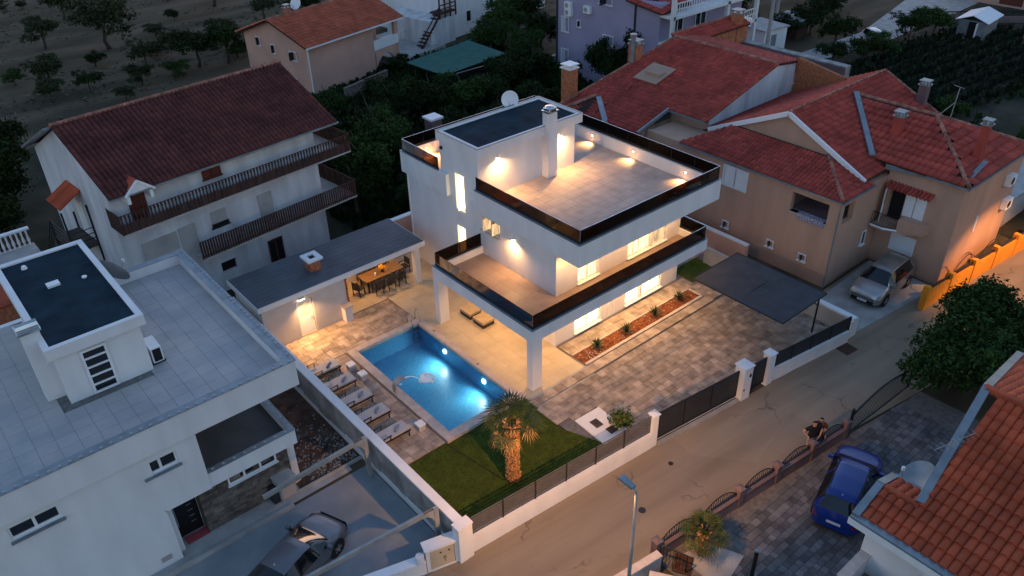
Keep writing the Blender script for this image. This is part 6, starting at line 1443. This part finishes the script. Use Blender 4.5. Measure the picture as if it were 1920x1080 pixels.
for i, (x, y, lab) in enumerate(((4.7, .38, 'spiky yucca at the near end of the planting bed'), (6.75, .3, 'spiky yucca second from the near end of the planting bed'), (9.0, .32, 'spiky yucca third from the near end of the planting bed'), (11.1, .42, 'spiky yucca at the far end of the planting bed'))): yucca((x, y, .02), .55, lab, i)
t = thing('round_shrub', 'small round yellow green shrub beside the white utility slab', 'shrub', (1.3, -4.45, 0)); link('foliage', np_mesh('foliage', *leaf_cloud(700, [(0, 0, .48, .42, .42, .38)], .075, 2, .3), 'leaf_light'), t); MB().tube([(0, 0, 0), (0, 0, .4)], .03, 6).build('stem', 'bark', t)
# big olive-like tree at the right
t = thing('olive_tree', 'big bushy olive tree overhanging the road beside the swing gate', 'tree', (15.2, -13.0, 0))
V, F = leaf_cloud(32000, [(0, -.2, 2.3, 2.6, 2.3, 1.4), (-1.3, .3, 1.9, 1.7, 1.4, 1.2), (2.0, 1.0, 3.1, 1.5, 1.2, 1.0), (.9, 1.4, 3.4, 1.0, .8, .7), (2.8, .4, 2.7, 1.6, 1.4, 1.1), (-.8, -1.4, 2.6, 2.2, 1.8, 1.5), (1.6, -2.0, 2.6, 2.4, 2.0, 1.4), (-2.2, 1.0, 1.5, 1.2, .9, .9), (3.7, 1.0, 3.0, .9, .8, .7), (0, 1.0, 1.4, 2.2, 1.4, 1.0)], .09, 21, .35)
link('crown', np_mesh('crown', V, F, 'leaf_mid'), t); link('trunk', trunk_mesh(3.4, .2, 6, 1.6, 4), t)
# trees and shrubs of the gardens behind
TL = [
 # x, y, r, h, kind, label
 (5.2, 23.0, 2.3, 4.6, 'leaf_mid', 'broad leafy tree just behind the summer kitchen roof'), (7.8, 25.5, 2.4, 5.0, 'leaf_mid', 'tall bushy tree between the balcony house and the villa'), (3.2, 21.0, 1.7, 3.4, 'leaf_dark', 'dark tree against the end balconies of the balcony house'), (10.2, 20.2, 1.7, 3.2, 'leaf_dark', 'low dark tree against the left rear corner of the villa'),
 (6.5, 18.6, 1.6, 2.6, 'leaf_dark', 'dark bush behind the peach coloured rear wall'), (9.6, 29.0, 2.3, 4.2, 'leaf_dark', 'dark round tree in front of the peach house garden'), (13.2, 31.5, 2.4, 4.4, 'leaf_dark', 'dense dark tree below the green net canopy'), (16.2, 30.6, 2.2, 4.0, 'leaf_dark', 'dark tree left of the long concrete wall'),
 (18.6, 29.4, 2.2, 3.8, 'leaf_mid', 'greener tree in front of the long concrete wall'), (21.5, 29.0, 2.0, 3.4, 'leaf_dark', 'dark tree behind the satellite dish of the villa'), (24.4, 30.5, 2.3, 4.0, 'leaf_dark', 'dark tree at the right end of the garden behind the villa'), (27.5, 31.0, 2.2, 4.4, 'leaf_dark', 'dark tree beside the lilac house corner'),
 (14.6, 25.6, 1.8, 3.0, 'leaf_dark', 'shadowy bush behind the brick chimney'), (18.5, 24.6, 1.9, 3.2, 'leaf_dark', 'shadowy bush right of the brick chimney'), (22.5, 24.5, 1.9, 3.4, 'leaf_dark', 'shadowy bush left of the red tile roofs'), (28.2, 26.5, 1.7, 3.4, 'leaf_dark', 'dark shrub by the wall of the lilac house'),
 (5.2, 28.6, 2.0, 3.8, 'leaf_dark', 'dark tree at the right gable of the balcony house'), (10.0, 36.5, 1.8, 3.2, 'leaf_mid', 'bush by the corner of the peach house'), (21.6, 43.6, 1.1, 1.7, 'leaf_dark', 'round dark bush at the arched porch of the peach house'), (31.0, 25.2, 1.6, 5.2, 'leaf_dark', 'fruit tree standing before the lilac house wall'),
 (33.5, 24.2, 1.8, 6.0, 'leaf_dark', 'taller fruit tree before the lilac house wall'), (31.5, 41.5, 2.2, 3.6, 'leaf_mid', 'leafy shrub at the far end of the green canopy'), (34.5, 43.5, 2.4, 4.4, 'leaf_mid', 'leafy tree below the white back house windows'), (38.0, 45.0, 2.4, 4.6, 'leaf_dark', 'dark tree right of the white back house windows'), (36.5, 39.5, 2.2, 3.6, 'leaf_dark', 'dark tree between green canopy and lilac house'), (33.0, 38.0, 1.9, 3.0, 'leaf_mid', 'shrub behind the right post of the green canopy'),
 (-14.5, 36.0, 2.6, 5.6, 'leaf_dark', 'large dark tree at the left edge above the outside stair'), (-13.0, 42.5, 2.2, 5.0, 'leaf_dark', 'dark tree at the left edge near the grass field'), (-16.0, 31.0, 2.4, 4.6, 'leaf_dark', 'dark bush left of the balcony house gable'), (-19.0, 27.0, 2.2, 3.6, 'leaf_dark', 'low dark bush below the left edge tree'),
]
for i, (x, y, r, h, k, lab) in enumerate(TL): tree((x, y, 0), r, h, lab, k, 7000, .052, seed=i+1, name='garden_tree' if h > 3.3 else 'garden_shrub', cat='tree' if h > 3.3 else 'shrub', key=i % 4)
FT = [(3.6, 72.0, 3.4, 6.4, 'wide dark olive tree in the middle of the dry field'), (3.6, 88.5, 2.0, 4.6, 'olive tree by the top edge of the dry field'), (-1.5, 77.0, 1.8, 3.8, 'small olive tree left of the wide olive tree'), (-4.6, 62.5, 1.9, 3.6, 'pale olive tree near the left field terrace'), (8.2, 59.0, 2.6, 4.6, 'dark olive pair left above the brown roof'), (10.8, 58.0, 2.2, 4.6, 'dark olive pair right above the brown roof'), (4.2, 62.2, 1.6, 3.2, 'olive sapling beside the field edge above the brown roof'), (19.2, 81.0, 3.2, 5.6, 'spreading olive tree at the top of the field'), (2.0, 57.5, 1.3, 2.2, 'low bush at the field terrace edge'), (-2.2, 59.0, 1.3, 2.2, 'dark bush on the lower field terrace'), (-5.6, 59.0, 1.3, 2.2, 'small dark shrub at the left of the field terrace'), (24, 66, 2.4, 4.2, 'dark tree left of the peach house ridge'), (29, 62, 2.6, 4.8, 'dark tree behind the peach house'), (21, 71, 1.8, 3.2, 'olive tree behind the peach house gable'), (10, 95, 2.2, 4.4, 'far olive tree at the upper field edge'), (-3.5, 93, 2.6, 4.8, 'far olive tree at the upper left corner'), (14.5, 67, 1.5, 2.6, 'young olive tree left of the peach house'), (37, 57, 2.4, 4.4, 'dark tree between peach and white back houses'), (12.4, 63.5, 1.2, 2.8, 'slim olive tree on the field path')]
for i, (x, y, r, h, lab) in enumerate(FT): tree((x, y, 0), r*1.1, h*.86, lab, 'leaf_olive' if i not in (4, 5, 8, 9, 11, 12, 17) else 'leaf_dark', 4500, .05, seed=i+40, name='olive_tree', group=None, key=i % 3)
rq = random.Random(77)
SH = [(6.5, 66), (0.5, 66.5), (-3, 70), (9, 73), (13, 78), (6, 81), (-6, 82), (16, 88), (22, 92), (1, 97), (-8, 72), (12.5, 59.5), (15.5, 60.5), (18, 63.5), (-7, 66), (9.5, 86), (26, 84), (5.5, 57.5), (-.5, 54.5), (31, 70)]
for i, (x, y) in enumerate(SH): tree((x, y, 0), rq.uniform(.9, 1.7), rq.uniform(.9, 1.7), 'low scrubby bush in the dry field', ('leaf_olive', 'leaf_dark', 'leaf_mid')[i % 3], 4500, .05, seed=i+140, name='field_shrub', cat='shrub', group='low scrub bushes in the dry field', low=True, key=i % 3)
RT = [(57, 18.8, 2.0, 3.6, 'dark shrub beside the small white car'), (52, 16.0, 1.7, 2.8, 'dark shrub at the near end of the far road'), (54.5, 14.6, 1.8, 2.8, 'bush between the red roofs and the white car'), (57.6, 14.2, 1.8, 2.6, 'bush in front of the small white car'), (64.5, 15.0, 2.0, 3.2, 'round bush behind the small white car'), (67.5, 14.0, 2.0, 3.4, 'bush left of the metal shed'), (55, 23.4, 2.0, 3.0, 'dark bush right of the small white shed'), (60, 23.4, 2.0, 3.4, 'dark bush between shed and far road'), (64, 24.5, 2.2, 3.6, 'dark bush beside the flat roofed hut'), (69, 26.0, 2.2, 3.6, 'dark bush beyond the flat roofed hut'), (50, 29.5, 2.4, 4.4, 'dark tree left of the small white shed'), (56, 31, 2.6, 5.0, 'dark tree behind the small white shed'), (63, 32, 2.8, 5.0, 'dark tree behind the flat roofed hut'), (72, 34, 3, 5.2, 'dark tree at the top by the far road'), (40.5, 6.0, 1.6, 2.4, 'yellow green shrub behind the red roof ridge'), (47, 2.5, 1.4, 2.0, 'shrub in the vegetable garden'), (44.5, -4.5, 1.6, 2.2, 'shrub behind the tv aerial'), (50, -5, 1.7, 2.4, 'bush at the right edge of the garden'), (38.5, -6.0, 1.5, 2.0, 'bush beside the far annex')]
for i, (x, y, r, h, lab) in enumerate(RT): tree((x, y, 0), r, h, lab, 'leaf_mid' if i in (3, 5, 14, 15, 16, 17) else 'leaf_dark', 4500, .055, seed=i+70, name='garden_shrub' if h < 3.3 else 'garden_tree', cat='shrub' if h < 3.3 else 'tree', key=i % 4)
# crop rows and rough grass
rr = np.random.default_rng(31)
n = 8000; row = rr.integers(0, 9, n); u = rr.random(n)
x = 42+u*34+row*.2; y = 15.2-row*1.5-u*2.2+rr.normal(0, .22, n); z = rr.random(n)*.35
def tufts(name, x, y, z, s, m, seed=0, tall=1.0):
    r = np.random.default_rng(seed); n = len(x); a = r.uniform(0, 6.28, n); l = s*(.5+r.random(n))
    c = np.stack([x, y, z-.06], 1); d = np.stack([np.cos(a), np.sin(a), np.zeros(n)], 1)*l[:, None]*.4; up = np.stack([r.normal(0, .25, n), r.normal(0, .25, n), np.ones(n)*tall], 1)*l[:, None]
    V = np.stack([c-d, c+d, c+d*.6+up, c-d*.6+up*.9], 1).reshape(-1, 3); stuff(link(name, np_mesh(name, V, np.arange(4*n).reshape(n, 4), m)))
tufts('crop_rows', x, y, z, .35, 'crop', 1)
n = 26000; x = rr.uniform(-30, 70, n); y = rr.uniform(50, 118, n); k = (np.sin(x*.35+y*.8)+np.sin(y*.23-x*.11)*1.2+rr.normal(0, .6, n)) > .2
defm('dry_grass', (.13, .10, .06), 1, .4, 1, isl=.4)
tufts('dry_grass', x[k], y[k], np.zeros(k.sum()), .30, 'dry_grass', 2, .22)
n = 16000; x = rr.uniform(-10, 34, n); y = rr.uniform(19, 46, n); k = ~((x < 14) & (y < 30) & (x < 2)) 
tufts('undergrowth', x[k], y[k], np.zeros(k.sum()), .40, 'leaf_dark', 3)
n = 5000; x = rr.uniform(34, 76, n); y = rr.uniform(-22, 18, n); k = (np.sin(x*.45+y*.2)+np.sin(y*.6)+rr.normal(0, .5, n) > .3) & ((y < 2) | (x > 62))
tufts('garden_weeds', x[k], y[k], np.zeros(k.sum()), .38, 'leaf_dark', 4)

# ================================================================== people
def person(loc, rz, label, shirt, pants, arms, hair_long=False, hgt=1.75):
    t = thing('person', label, 'person', loc, rz); s = hgt/1.75
    J = {'pel': (0, 0, .95), 'abd': (0, .01, 1.12), 'che': (0, .0, 1.32), 'nek': (0, .01, 1.48), 'hd0': (0, .03, 1.56), 'hd1': (0, .035, 1.66), 'hd2': (0, .03, 1.74),
         'sl': (-.19, 0, 1.41), 'sr': (.19, 0, 1.41), 'hl': (-.09, 0, .90), 'hr': (.09, 0, .90), 'kl': (-.10, .02, .50), 'kr': (.11, .03, .50), 'al': (-.11, -.01, .09), 'ar': (.13, 0, .09), 'tl': (-.12, .16, .03), 'tr': (.15, .17, .03)}
    J['el'], J['wl'], J['er'], J['wr'] = arms
    rad = {'pel': .155, 'abd': .14, 'che': .165, 'nek': .062, 'hd0': .075, 'hd1': .098, 'hd2': .07, 'sl': .075, 'sr': .075, 'hl': .10, 'hr': .10, 'kl': .062, 'kr': .062, 'al': .042, 'ar': .042, 'tl': .035, 'tr': .035, 'el': .046, 'er': .046, 'wl': .032, 'wr': .032}
    E_ = [('pel', 'abd'), ('abd', 'che'), ('che', 'nek'), ('nek', 'hd0'), ('hd0', 'hd1'), ('hd1', 'hd2'), ('che', 'sl'), ('che', 'sr'), ('sl', 'el'), ('el', 'wl'), ('sr', 'er'), ('er', 'wr'), ('pel', 'hl'), ('pel', 'hr'), ('hl', 'kl'), ('hr', 'kr'), ('kl', 'al'), ('kr', 'ar'), ('al', 'tl'), ('ar', 'tr')]
    names = list(J); verts = [tuple(c*s for c in J[k]) for k in names]; rads = [rad[k]*s for k in names]; edges = [(names.index(a), names.index(b)) for a, b in E_]
    for sd in ('l', 'r'):      # fingers
        w = Vector(J['w'+sd]); e = Vector(J['e'+sd]); d = (w-e).normalized(); sdv = d.cross(Vector((0, 1, .3))).normalized()
        palm = w+d*.06; verts.append(tuple(palm*s)); rads.append(.036*s); pi_ = len(verts)-1; edges.append((names.index('w'+sd), pi_))
        for q in range(4):
            off = sdv*(q-1.5)*.021; ln = (.065, .075, .072, .055)[q]; a = palm+d*.035+off; b_ = a+d*ln+Vector((0, .01, -.012))
            verts += [tuple(a*s), tuple(b_*s)]; rads += [.0105*s, .0085*s]; edges += [(pi_, len(verts)-2), (len(verts)-2, len(verts)-1)]
        th = palm-sdv*.04+d*.01; verts += [tuple(th*s), tuple((th+d*.045-sdv*.012)*s)]; rads += [.012*s, .010*s]; edges += [(pi_, len(verts)-2), (len(verts)-2, len(verts)-1)]
    me = bpy.data.meshes.new('body'); me.from_pydata(verts, edges, []); o = link('body', me, t)
    m1 = o.modifiers.new('skin', 'SKIN'); me.skin_vertices[0].data[0].use_root = True
    for v_, r in zip(me.skin_vertices[0].data, rads): v_.radius = (r, r*.82 if r > .11 else r)
    m2 = o.modifiers.new('sub', 'SUBSURF'); m2.levels = m2.render_levels = 2
    dg = bpy.context.evaluated_depsgraph_get(); ev = bpy.data.meshes.new_from_object(o.evaluated_get(dg)); o.modifiers.clear(); o.data = ev
    ev.materials.clear(); ev.materials.append(M['skin']); ev.shade_smooth()
    def garment(nm, m, test, off):
        vs = [v.co.copy() for v in ev.vertices]; ns = [v.normal.copy() for v in ev.vertices]; fs = [tuple(p.vertices) for p in ev.polygons if all(test(ev.vertices[i].co/s) for i in p.vertices)]
        if not fs: return
        used = sorted({i for f in fs for i in f}); mp = {u: q for q, u in enumerate(used)}; b = MB(); b.add([vs[u]+ns[u]*off for u in used], [tuple(mp[i] for i in f) for f in fs]); b.build(nm, m, t, True)
    el, er = Vector(J['el']), Vector(J['er'])
    garment('shirt', shirt, lambda c: .90 < c.z < 1.50 and (abs(c.x) < .24 or (c-Vector(J['sl'])).length < .2 or (c-Vector(J['sr'])).length < .2), .016)
    garment('trousers', pants, lambda c: .42 < c.z < .98 and abs(c.x) < .24, .02)
    garment('shoes', 'black', lambda c: c.z < .09 and abs(c.x) < .3, .012)
    garment('hair', 'hair', lambda c: c.z > 1.56 and (c.y < .06+(c.z-1.68)*1.2 or c.z > 1.715), .018)
    hd = Vector((0, .125, 1.655))*s
    MB().lathe([(.012, 0), (.016, .02), (.006, .05)], (0, 0, 0), 6).build('nose', 'skin', t, loc=hd+Vector((0, -.005, -.025)))
    for x in (-.032, .032): MB().lathe([(.002, -.008), (.011, 0), (.002, .008)], n=6).build('eye', 'black', t, loc=hd+Vector((x, -.012, .012)))
    MB().box(-.022, .022, -.004, .004, -.004, .004).build('mouth', 'mauve', t, loc=hd+Vector((0, -.012, -.055)))
    for x in (-.098, .098): MB().lathe([(.006, -.03), (.014, 0), (.006, .03)], n=6).build('ear', 'skin', t, loc=(x*s, .03*s, 1.65*s))
    return t
person((6.2, -10.72, -.03), 2.6, 'person in a black t-shirt and pale shorts standing behind the garden wall', 'shirt_black', 'shorts', ((-.44, -.04, 1.22), (-.30, .10, 1.02), (.44, -.04, 1.22), (.26, .12, 1.04)))
person((6.68, -10.76, -.03), 2.1, 'dark haired person with bare arms beside the person in black', 'wood_red', 'shirt_black', ((-.30, .02, 1.14), (-.26, .16, .94), (.30, .05, 1.14), (.20, .22, 1.0)), True, 1.68)
